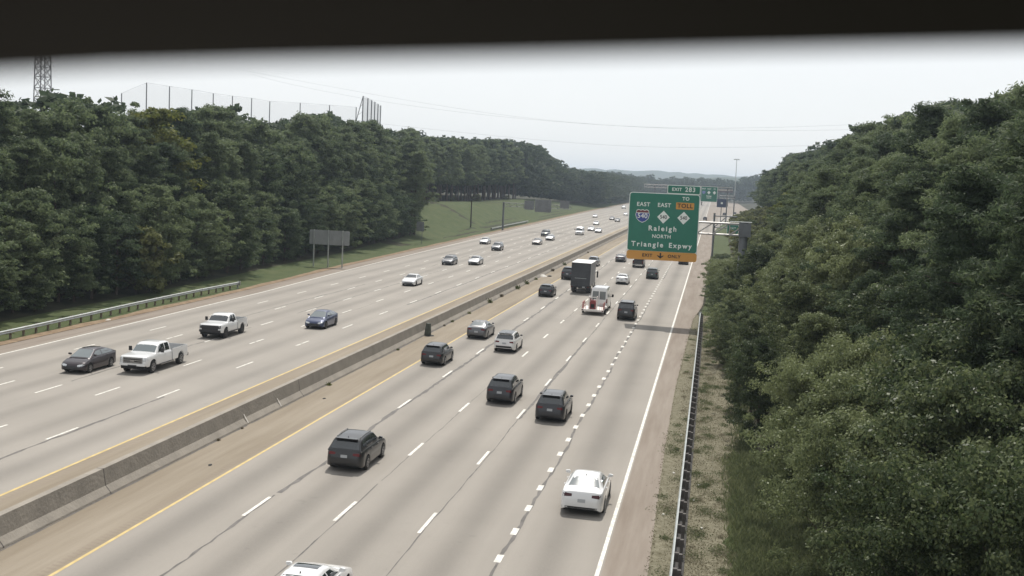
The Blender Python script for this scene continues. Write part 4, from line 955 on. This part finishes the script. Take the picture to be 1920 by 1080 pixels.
# ------------------------------------------------------------------ trees
def limb(b, pts, r0, r1, n=7):
    rings = []; 
    for i, p in enumerate(pts):
        p = Vector(p); q = Vector(pts[min(i+1, len(pts)-1)]); o = Vector(pts[max(i-1, 0)]); d = (q-o).normalized()
        u = d.orthogonal().normalized(); w = d.cross(u); r = r0+(r1-r0)*i/(len(pts)-1)
        rings.append([p+(u*math.cos(2*math.pi*k/n)+w*math.sin(2*math.pi*k/n))*r for k in range(n)])
    b.loft(rings)
def make_tree(kind, seed, H=20., nc=120, per=80, leaf=.26, m=None):
    """unit tree H m tall: bent tapered trunk with limbs, crown of leaf quads gathered in clumps"""
    rn = np.random.RandomState(seed); rd_ = random.Random(seed)
    b = MB(); lean = (rn.uniform(-.03, .03)*H, rn.uniform(-.03, .03)*H)
    tp = [(lean[0]*t*t+.12*math.sin(3*t+seed), lean[1]*t*t, H*t*.93-.3*(t == 0)) for t in np.linspace(0, 1, 9)]
    limb(b, tp, H*.0115+.05, .03)
    axis = lambda z: np.array([np.interp(z, [p[2] for p in tp], [p[0] for p in tp]), np.interp(z, [p[2] for p in tp], [p[1] for p in tp])])
    C = []; Rr = []
    if kind == 'pine': z0, rmax, prof = .30, H*.155, lambda t: (1-t)**.55*(min(1, t/.22))**.7*1.06
    elif kind == 'broad': z0, rmax, prof = .05, H*.24, lambda t: (1-t**2.4)**.5*(min(1, .5+t/.3))
    elif kind == 'shrub': z0, rmax, prof = .02, H*.40, lambda t: (1-t**2.2)**.5*(min(1, .65+t/.35))
    elif kind == 'mass': z0, rmax, prof = .05, H*.25, lambda t: (1-t**2.2)**.5
    lob = rn.uniform(0, 6.28, 5); la = rn.uniform(.08, .22, 5)
    nb = 26 if kind != 'shrub' else 20
    tips = []
    for k in range(nb):
        t = (k+rn.uniform(0, .8))/nb; t = t*.96; z = H*(z0+(1-z0)*t); ang = k*2.4+rn.uniform(-.5, .5)
        rad = rmax*prof(t)*(1+sum(la[i]*math.sin((i+1)*ang+lob[i]+t*5) for i in range(3)))*rn.uniform(.75, 1.15)
        c = axis(z); rise = .12 if kind == 'pine' else .45
        tip = np.array([c[0]+rad*math.cos(ang), c[1]+rad*math.sin(ang), z+rad*rise*(.3 if t > .8 else 1)]); tips.append((c, z, tip, rad, ang))
        if kind != 'mass' and (k % 2 == 0 or kind == 'pine'):
            base = np.array([c[0], c[1], z-rad*(.05 if kind == 'pine' else .35)]); mid = base*.5+tip*.5+np.array([0, 0, -.05*rad])
            limb(b, [base, mid, tip*.9+base*.1], max(.03, H*.0035*(1-t)+.02), .012, 5)
    while len(C) < nc:
        c, z, tip, rad, ang = tips[rn.randint(len(tips))]
        f = rn.uniform(.35, 1.02)**.7; p = np.array([c[0], c[1], z])*(1-f)+tip*f
        sp = rad*.30+.12*rmax; p = p+rn.normal(size=3)*np.array([sp, sp, sp*.6])*.75
        if p[2] > H*.99: p[2] = H*rn.uniform(.90, .985)
        if p[2] < H*z0*.6: p[2] = H*z0*rn.uniform(.6, 1.6)
        C.append(p); Rr.append(rmax*(rn.uniform(.10, .30) if kind != 'mass' else rn.uniform(.17, .33)))
    # pointed/rounded leader
    top = axis(H*.93)
    for k in range(0 if kind == 'mass' else max(3, nc//28)): C.append(np.array([top[0]+rn.normal()*.06*rmax, top[1]+rn.normal()*.06*rmax, H*rn.uniform(.88, .97)])); Rr.append(rmax*.17)
    P = []; O = []
    for c, r in zip(C, Rr):
        d = rn.normal(size=(per, 3)); d /= np.linalg.norm(d, axis=1)[:, None]; d[:, 2] = np.where(d[:, 2] < -.3, -d[:, 2]*.5, d[:, 2])
        rr = rn.uniform(.45, 1.05, (per, 1)); fl = np.array([1, 1, .85 if kind == 'pine' else .85])
        P.append(c+d*rr*r*fl); O.append(d)
    P = np.concatenate(P); O = np.concatenate(O)
    crown = leaf_quads(kind+'_crown', P, rn, leaf*(1.35 if kind == 'pine' else 1), leaf*(.36 if kind == 'pine' else .62), m, O, .55)
    return b.mesh(kind+'_trunk', M_bark, 60), crown, H
T_pine = [make_tree('pine', 10+i, 20, 300, 75, .155, L_pine) for i in range(6)]
T_broad = [make_tree('broad', 30+i, 14, 280, 80, .145, L_broad) for i in range(5)]
T_lime = [make_tree('broad', 50, 18, 170, 90, .21, L_lime)]
T_near = [make_tree('shrub', 60+i, 9, 300, 190, .080, L_near) for i in range(4)]
T_nbroad = [make_tree('broad', 70+i, 14, 340, 170, .095, L_near) for i in range(3)]
T_npine = [make_tree('pine', 80+i, 20, 400, 170, .10, L_pine) for i in range(3)]
T_vine = [make_tree('shrub', 90+i, 5, 120, 110, .14, L_vine) for i in range(2)]
tree_n = {}
def plant(protos, name, x, y, h, label, group, wide=1.0, rnd=random.Random(77), cat='tree', z=None):
    tm, cm, H = protos[rnd.randrange(len(protos))]
    z = terrain(x, y)-.05 if z is None else z
    s = h/H; e = empty(name, (x, y, z), rnd.uniform(0, 6.28)); w = wide*rnd.uniform(.92, 1.1)
    e.scale = (s*w, s*w, s); tag(e, label, cat, group)
    link('trunk', tm, e); link('crown', cm, e); return e
def proj_col(x, y, z):
    v = Vector((x, y, z-CH)); d = v.dot(fw); return 960+F*v.dot(rt2)/d, 540-F*v.dot(up2)/d
skyL = [(-400, 175), (0, 160), (35, 168), (75, 150), (130, 163), (200, 184), (270, 200), (330, 190), (400, 186), (440, 205), (510, 222), (545, 213), (580, 203), (615, 216), (650, 230), (675, 222), (700, 230), (730, 247), (765, 235), (795, 252), (900, 256), (950, 259), (990, 264), (1015, 285), (1045, 308), (1080, 317), (1120, 321), (1160, 327), (1200, 333)]
skyR = [(1300, 322), (1360, 325), (1390, 328), (1420, 318), (1450, 303), (1480, 290), (1520, 278), (1560, 258), (1600, 250), (1615, 232), (1650, 225), (1680, 212), (1710, 215), (1745, 188), (1760, 178), (1800, 184), (1830, 165), (1870, 150), (1920, 147), (2200, 60)]
def ztop(prof, x, y):
    px, _ = proj_col(x, y, 10); py = float(np.interp(px, [p[0] for p in prof], [p[1] for p in prof]))
    v = px_ray(px, py); return CH+v.z*y/v.y, px
rt_ = random.Random(2024)
LG = 'trees of the left forest'; RG = 'trees of the right forest'
def edgeL(y):   # foot of the left forest
    e = wb_edge(y); return e-float(np.interp(y, [0, 90, 170, 235, 262, 300, 350, 600, 720, 840], [7, 7.5, 8.5, 9, 9, 21, 24, 22, 12, 9]))
# front row of rounded roadside trees
y = 70
while y < 262:
    x = edgeL(y)-rt_.uniform(.5, 2.2); h = rt_.uniform(6.5, 12.5)
    plant(T_broad, 'broadleaf_tree', x, y, h, 'leafy roadside tree in the low front row of the left forest, behind the grass verge', 'low front row of the left forest', 1.15, rt_); y += rt_.uniform(3.6, 5.2)
for x_, y_, h_ in ((-60.8, 100, 5.5), (-61.5, 108, 6.5), (-60.5, 93, 5.0), (-62, 140, 7)):
    plant(T_broad, 'broadleaf_tree', x_, y_, h_, 'leafy roadside tree in the low front row of the left forest, behind the grass verge', 'low front row of the left forest', 1.3, rt_)
# middle and skyline rows
for off, y0, y1, st, frac, jit in ((5.5, 60, 262, 5.0, .80, .10), (10, 60, 262, 4.8, .99, .12), ):
    y = y0
    while y < y1:
        x = edgeL(y)-off+rt_.uniform(-1, 1); zt_, px = ztop(skyL, x, y); h = (zt_-terrain(x, y))*frac*(1+rt_.uniform(-jit, jit*.35))
        if rt_.random() < .8: plant(T_pine, 'pine_tree', x, y, h, 'tall dark pine standing in the left forest behind the low leafy front row', LG, 1.15, rt_)
        else: plant(T_broad, 'broadleaf_tree', x, y, h*.95, 'tall dark broadleaf tree among the pines of the left forest', 'tall broadleaf trees of the left forest', .95, rt_)
        y += st*rt_.uniform(.75, 1.25)
for off, y0, y1, st, frac, jit in ((1.5, 262, 520, 6.2, .86, .10), (7, 262, 520, 7.0, .97, .05)):
    y = y0
    while y < y1:
        x = edgeL(y)-off+rt_.uniform(-1.2, 1.2); zt_, px = ztop(skyL, x, y); h = max(13, (zt_-terrain(x, y))*frac*(1+rt_.uniform(-jit, jit*.3)))
        plant(T_pine, 'pine_tree', x, y, h, 'tall pine in the wall of trees above the open grass slope', 'pines above the grass slope', 1.2, rt_)
        y += st*rt_.uniform(.8, 1.2)*(1 if y < 450 else 1.35)
# individual accents
def spot(prof_x, prof_y, X):   # ground position of something whose top shows at that pixel, X metres across
    d = px_ray(prof_x, prof_y); t = X/d.x; return d.y*t, CH+d.z*t
yy, zt2 = spot(285, 196, -70.5); plant(T_lime, 'broadleaf_tree', -70.5, yy, (zt2-terrain(-70.5, yy))*.985, 'yellow-green tree standing out near the top of the left forest', None, 1.0, rt_)
yy, zt2 = spot(262, 412, -60.5); plant(T_vine, 'shrub', -60.8, yy, max(3, zt2-.4)*.9, 'pale yellowish shrub top at the foot of the left forest', None, 1.0, rt_, 'shrub')
for i in range(7):
    yv_ = (285, 300, 318, 336, 372, 410, 470)[i]; plant(T_vine, 'shrub', edgeL(yv_)+rt_.uniform(0, 2), yv_, rt_.uniform(1.5, 3), 'low shrub on the upper edge of the open grass slope', 'shrubs above the grass slope', 1.2, rt_, 'shrub')

yy, zt2 = spot(1730, 258, 19.5); plant(T_lime, 'broadleaf_tree', 19.5, yy, (zt2-terrain(19.5, yy))*.93, 'yellow-green tree high in the right forest among dark pines', None, 1.0, rt_)
yy, zt2 = spot(1500, 350, 12.5); plant(T_lime, 'broadleaf_tree', 12.5, yy, (zt2-terrain(12.5, yy))*.95, 'low yellow-green tree in the right forest just past the gantry post', None, 1.2, rt_)
# right side: near shrubs and trees below the camera
NR = 'leafy shrub with light-catching leaves in the thicket right of the guardrail'
near = [(6.6, 36, 6.6, 1.0), (9.5, 33, 7.8, 1.0), (5.6, 44.5, 6.4, .9), (9.3, 42, 8.6, 1.0), (12.5, 38, 8, 1.1), (6.8, 52, 6.8, .95), (10.6, 50, 9.0, 1), (14, 48, 9.5, 1.1), (5.2, 61, 6.2, .85), (8.2, 59, 7.6, .95), (12.2, 58, 8.6, 1.1)]
for x, y, h, w in near: plant(T_near, 'shrub', x, y, h, NR, 'near shrubs right of the guardrail', w, rt_, 'shrub')
mid = [(3.8, 70.5, 6.2), (6.6, 68, 8.0), (10.4, 68, 10), (3.6, 79, 6.5), (6.4, 77, 9), (10.5, 77, 12), (3.4, 88, 6.2), (6.0, 86, 9.3), (9.8, 88, 12.5), (2.9, 97, 5.8), (5.6, 96, 9.2), (9.6, 99, 12), (2.4, 106, 6.0), (5.4, 106, 8.8), (2.1, 115, 6.2), (4.8, 116, 9.4), (8.8, 112, 12), (2.0, 124, 6.4), (4.6, 126, 9.2), (1.9, 133, 6.4), (5.9, 136, 10), (3.0, 142, 6.3), (6.6, 147, 9.5), (2.2, 153, 5.6), (4.2, 158, 6.4), (8, 156, 10)]
for x, y, h in mid: plant(T_nbroad, 'broadleaf_tree', x-.4 if y < 100 else x+.3, y, h, 'green roadside tree in the belt between the right guardrail and the tall pines', 'roadside belt of broadleaf trees right of the road', .95, rt_)
for k in range(15):
    y = 100+k*7.3+rt_.uniform(-1, 1); plant(T_near, 'shrub', 2.3+rt_.uniform(-.3, .4)-(.3 if y > 135 else 0), y, rt_.uniform(4.2, 5.6)*(1 if y < 165 else .72), 'rounded green shrub at the very edge of the right shoulder, past the near thicket', 'shrubs at the edge of the right shoulder', 1.05, rt_, 'shrub')
for x0, y0, y1, st, frac, jit, pr in ((12.5, 40, 165, 5.2, .86, .10, T_npine), (17.5, 55, 175, 5.2, .955, .13, T_npine), (24, 75, 200, 6.5, .975, .13, T_pine)):
    y = y0
    while y < y1:
        x = x0+rt_.uniform(-1.2, 1.2); zt_, px = ztop(skyR, x, y); h = min(29, (zt_-terrain(x, y))*frac*(1+rt_.uniform(-jit, jit*.35)))
        plant(pr, 'pine_tree', x, y, h, 'tall pine rising in the forest on the right of the motorway', RG, 1.2, rt_); y += st*rt_.uniform(.75, 1.25)
for x0, y0, y1, st, frac in ((17, 170, 420, 7.5, .90), (24, 180, 480, 8.5, .98)):
    y = y0
    while y < y1:
        x = x0+max(0, (y-430)*.16)+rt_.uniform(-1.5, 1.5); zt_, px = ztop(skyR, x, y); h = (zt_-terrain(x, y))*frac*(1+rt_.uniform(-.07, .02))
        plant(T_pine, 'pine_tree', x, y, max(10, min(29, h)), 'pine in the farther part of the right forest, beyond the gantry post', 'farther pines of the right forest', 1.25, rt_); y += st*rt_.uniform(.8, 1.2)
y = 165
while y < 440:
    for x in (7.5, 10.5, 13.5):
        if y < 205 and x < 10: continue
        plant(T_vine, 'shrub', x+rt_.uniform(-1.2, 1.2)+(y-165)*.004, y+rt_.uniform(-3, 3), rt_.uniform(3.6, 6.2), 'yellow-green shrub on the bank beyond the gantry post', 'yellow-green shrubs on the right bank', 1.15, rt_, 'shrub')
    y += 9
# far-off woods, read as one mass
def woods(name, spots, label):
    protos = []
    for s in range(3):
        rn = np.random.RandomState(s+200)
        t, c, H = make_tree('mass', 300+s, 20, 75, 26, .48, L_far); a = np.empty(len(c.vertices)*3, np.float32); c.vertices.foreach_get('co', a); protos.append(a.reshape(-1, 3))
    V = []
    rn = np.random.RandomState(4)
    for x, y, h in spots:
        p = protos[rn.randint(3)]; a = rn.uniform(0, 6.28); s = h/20; ca, sa = math.cos(a)*s*1.25, math.sin(a)*s*1.25
        V.append(np.stack([p[:, 0]*ca-p[:, 1]*sa+x, p[:, 0]*sa+p[:, 1]*ca+y, p[:, 2]*s+terrain(x, y)], 1))
    V = np.concatenate(V); n = len(V)//4; me = bpy.data.meshes.new(name); me.vertices.add(4*n); me.vertices.foreach_set('co', V.astype(np.float32).ravel())
    me.loops.add(4*n); me.loops.foreach_set('vertex_index', np.arange(4*n, dtype=np.int32)); me.polygons.add(n); me.polygons.foreach_set('loop_start', np.arange(0, 4*n, 4, dtype=np.int32)); me.update(calc_edges=True)
    me.materials.append(L_far); tag(link(name, me), label, 'woods', kind='stuff')
rn = np.random.RandomState(9); sp_ = []
for y in range(700, 1500, 11):
    for off in (3, 10, 18, 28):
        x = wb_edge(y)-off-5+rn.uniform(-2, 2); zt_, px = ztop(skyL, x, y); sp_.append((x, y+rn.uniform(-4, 4), max(14, min(26, (zt_-terrain(x, y))*rn.uniform(.88, 1.0)))))
for y in range(680, 1500, 14):
    for off in (34, 44, 56, 70):
        x = off+max(0, min(40, (y-700)*.2))+rn.uniform(-3, 3); sp_.append((x, y+rn.uniform(-5, 5), rn.uniform(16, 22)))
for y in (1330, 1360, 1400, 1450, 1500):
    for x in range(-260, 360, 9): sp_.append((x+rn.uniform(-3, 3), y+rn.uniform(-10, 10), rn.uniform(19, 27)+(4 if x > 30 else 0)))
for y in range(75, 262, 7):
    x = edgeL(y)-17.5; zt_, px = ztop(skyL, x, y); sp_.append((x, y, (zt_-terrain(x, y))*rn.uniform(.9, .97)))
for y in range(262, 700, 9):
    for off in (15, 24): x = edgeL(y)-off+rn.uniform(-1, 1); zt_, px = ztop(skyL, x, y); sp_.append((x, y, (zt_-terrain(x, y))*rn.uniform(.88, .97)))
for y in range(520, 700, 7):
    for off in (2, 8): x = edgeL(y)-off+rn.uniform(-1, 1); zt_, px = ztop(skyL, x, y); sp_.append((x, y, max(13, (zt_-terrain(x, y))*rn.uniform(.86, .96))))
for y in range(105, 240, 9): x = 31.; zt_, px = ztop(skyR, x, y); sp_.append((x, y, min(29, (zt_-terrain(x, y))*rn.uniform(.88, .97))))
for y in range(240, 760, 10):
    for off in ((33,) if y < 480 else (24, 33)): x = off+max(0, (y-430)*.16)+rn.uniform(-1, 1); zt_, px = ztop(skyR, x, y); sp_.append((x, y, max(12, min(28, (zt_-terrain(x, y))*rn.uniform(.88, .98)))))
for k in range(60):
    sp_.append((rn.uniform(-150, -105), rn.uniform(110, 520), rn.uniform(15, 19)))
for k in range(50):
    sp_.append((rn.uniform(42, 110), rn.uniform(150, 700), rn.uniform(17, 22)))
woods('distant_woods', sp_, 'dark mass of distant woods closing the view behind the overpass')
# hills on the horizon
def hill(name, Y, prof, c, depth=900):
    vs = []; fs = []; n = len(prof); rn = random.Random(3)
    X0 = prof[0][0]; N = 160; pts = []
    for i in range(N+1):
        x = X0+(prof[-1][0]-X0)*i/N; z = float(np.interp(x, [p[0] for p in prof], [p[1] for p in prof]))+rn.uniform(-1, 1)*3; pts.append((x, z))
    rows = [(0, 0), (.35, .6), (.7, .93), (1, 1), (1.6, .7), (2.2, 0)]
    for dy, fz in rows:
        for x, z in pts: vs.append((x, Y+dy*depth, z*fz+rn.uniform(-1, 1)*(2 if 0 < fz < 1 else 0)-(2 if fz == 0 else 0)))
    for j in range(len(rows)-1):
        for i in range(N): k = j*(N+1)+i; fs.append((k, k+1, k+N+2, k+N+1))
    me = bpy.data.meshes.new(name); me.from_pydata(vs, [], fs); me.shade_smooth(); tag(link(name, me, m=c), kind='structure')
M_hill = noise_mat('wooded_hill', (.022, .034, .018), (.055, .070, .035), s=.02, bump=.2)
hill('hills', 3600, [(-2600, 30), (-1500, 60), (-700, 62), (-330, 66), (-150, 68), (60, 60), (300, 50), (700, 45), (1500, 40), (2600, 30)], M_hill, 700)
hill('hills', 2300, [(-2000, 10), (-300, 22), (-60, 34), (60, 40), (180, 46), (300, 42), (700, 40), (2000, 10)], M_hill, 400)

# dry grass tufts on the right verge, ragged at the pavement edge
def tufts(name, n, xr, yr, hgt, m, seed, wid=.012):
    rn = np.random.RandomState(seed); X = rn.uniform(xr[0], xr[1], n); Y = yr[0]+(yr[1]-yr[0])*rn.uniform(0, 1, n)**1.5
    ed = np.array([eb_edge(v) for v in Y[:1]])
    X = np.where(X < xr[0]+.6, X+.6*np.abs(rn.normal(size=n))*(xr[0] > 0), X); keep = X > np.array([eb_edge(v) for v in Y])-.10*np.abs(rn.normal(size=n)); X, Y = X[keep], Y[keep]; n = len(X)
    Z = np.array([terrain(a, b) for a, b in zip(X, Y)]); A = rn.uniform(0, 6.28, n); h = rn.uniform(.4, 1.2, n)*hgt; lx, ly = rn.normal(size=n)*h*.5, rn.normal(size=n)*h*.5; w = wid*rn.uniform(.7, 2, n)
    V = np.stack([np.stack([X-np.cos(A)*w, Y-np.sin(A)*w, Z], 1), np.stack([X+np.cos(A)*w, Y+np.sin(A)*w, Z], 1), np.stack([X+lx+np.cos(A)*w*.3, Y+ly+np.sin(A)*w*.3, Z+h], 1), np.stack([X+lx-np.cos(A)*w*.3, Y+ly-np.sin(A)*w*.3, Z+h], 1)], 1).reshape(-1, 3)
    me = bpy.data.meshes.new(name); me.vertices.add(4*n); me.vertices.foreach_set('co', V.astype(np.float32).ravel()); me.loops.add(4*n); me.loops.foreach_set('vertex_index', np.arange(4*n, dtype=np.int32))
    me.polygons.add(n); me.polygons.foreach_set('loop_start', np.arange(0, 4*n, 4, dtype=np.int32)); me.update(calc_edges=True); me.materials.append(m); return tag(link(name, me), kind='stuff')
L_dry = leaf_mat('dry_blades', (.14, .125, .08), (.25, .225, .16), .5, 1.5, .8)
L_grass = leaf_mat('green_blades', (.095, .115, .055), (.19, .205, .105), .5, 1.2, .6)
tag(tufts('dry_grass', 36000, (-1.95, 2.6), (36, 140), .05, L_dry, 1, .018), 'short dry tan grass on both sides of the right guardrail', 'grass')
def patchy(name, n, seed, m, lab):
    rn = np.random.RandomState(seed); P = []
    for k in range(150):
        cx_, cy_ = rn.uniform(-1.7, 2.2), 38+90*rn.uniform()**1.4; 
        if -.8 < cx_ < -.25: cx_ += .7
        if cx_ < eb_edge(cy_)+.15: continue
        r_ = rn.uniform(.08, .38); q = rn.normal(size=(n//150, 2))*[r_, r_*1.6]; P.append(np.c_[cx_+q[:, 0], cy_+q[:, 1], np.full(len(q), terrain(cx_, cy_)+.02)+rn.uniform(0, .10, len(q))])
    tag(link(name, leaf_quads(name, np.concatenate(P), rn, .05, .014, m)), lab, 'grass', kind='stuff')
patchy('low_weeds', 30000, 41, L_grass, 'scattered low green weeds in the dry grass along the right guardrail')
patchy('dead_weeds', 12000, 43, L_dry, 'scattered dead tan weeds in the dry grass along the right guardrail')
tag(tufts('green_grass', 36000, (1.2, 5.0), (36, 66), .34, L_grass, 2, .016), 'taller green grass at the foot of the near shrubs', 'grass')
tag(tufts('green_grass', 9000, (1.7, 3.2), (64, 135), .25, L_grass, 3, .018), 'green grass under the roadside trees beyond the near shrubs', 'grass')

# ------------------------------------------------------------------ camera housing hood (its dark lip is what crosses the top of the photograph)
hd = empty('camera_hood', (0, 0, CH)); tag(hd, 'black camera housing hood crossing the whole top edge of the view', 'camera hood')
hd.matrix_world = cam.matrix_world.copy()
M_hood = mat('hood_black', (.0065, .006, .006), .8, spec=.25)
E_ = .115   # lip distance in front of the lens
def lipz(px, py): return (540-py-17)/F*E_
b = MB(); cols = [(-700, 190), (-300, 150), (0, 121), (200, 110), (500, 101), (960, 91), (1400, 80), (1920, 68), (2300, 60), (2700, 62)]
bot = []; 
rings = []
for px, py in cols:
    X = (px-960)/F*E_; z = lipz(px, py); zb = z+.006
    rings.append([(X, z, -E_), (X, z+.0016, -E_-.0006), (X, zb+.012, .10), (X, zb+.009, .10), (X, z+.0045, 0.0), (X, z+.0006, -E_+.012)])
b.loft(rings); b.obj('sunshield', M_hood, hd, 50)
b = MB(); b.box((0, .045, .22), (.12, .11, .22)); b.obj('housing', M_hood, hd)
b = MB(); b.tube((0, -.01, .22), (0, -.30, .24), .02); b.obj('bracket', M_signpost, hd)
pole = MB(); pole.tube((0, 0, -14.7), (0, 0, -.1), .16, .09, 16); po = pole.obj('camera_pole', M_signpost, None, 40); po.location = (.05, -.42, CH-.05)
tag(po, 'steel pole behind the lens that carries the traffic camera', 'pole')

# ------------------------------------------------------------------ haze
hz_ = MB(); hz_.box((0, 2450, 34), (5600, 6300, 90)); ho = hz_.obj('haze', None)
vm = bpy.data.materials.new('haze'); vm.use_nodes = True; n = vm.node_tree.nodes; n.clear(); o_ = n.new('ShaderNodeOutputMaterial'); pv = n.new('ShaderNodeVolumePrincipled')
pv.inputs['Color'].default_value = (.68, .80, .94, 1); pv.inputs['Density'].default_value = .0002; pv.inputs['Anisotropy'].default_value = .3
vm.node_tree.links.new(pv.outputs[0], o_.inputs['Volume']); ho.data.materials.append(vm); tag(ho, kind='stuff')
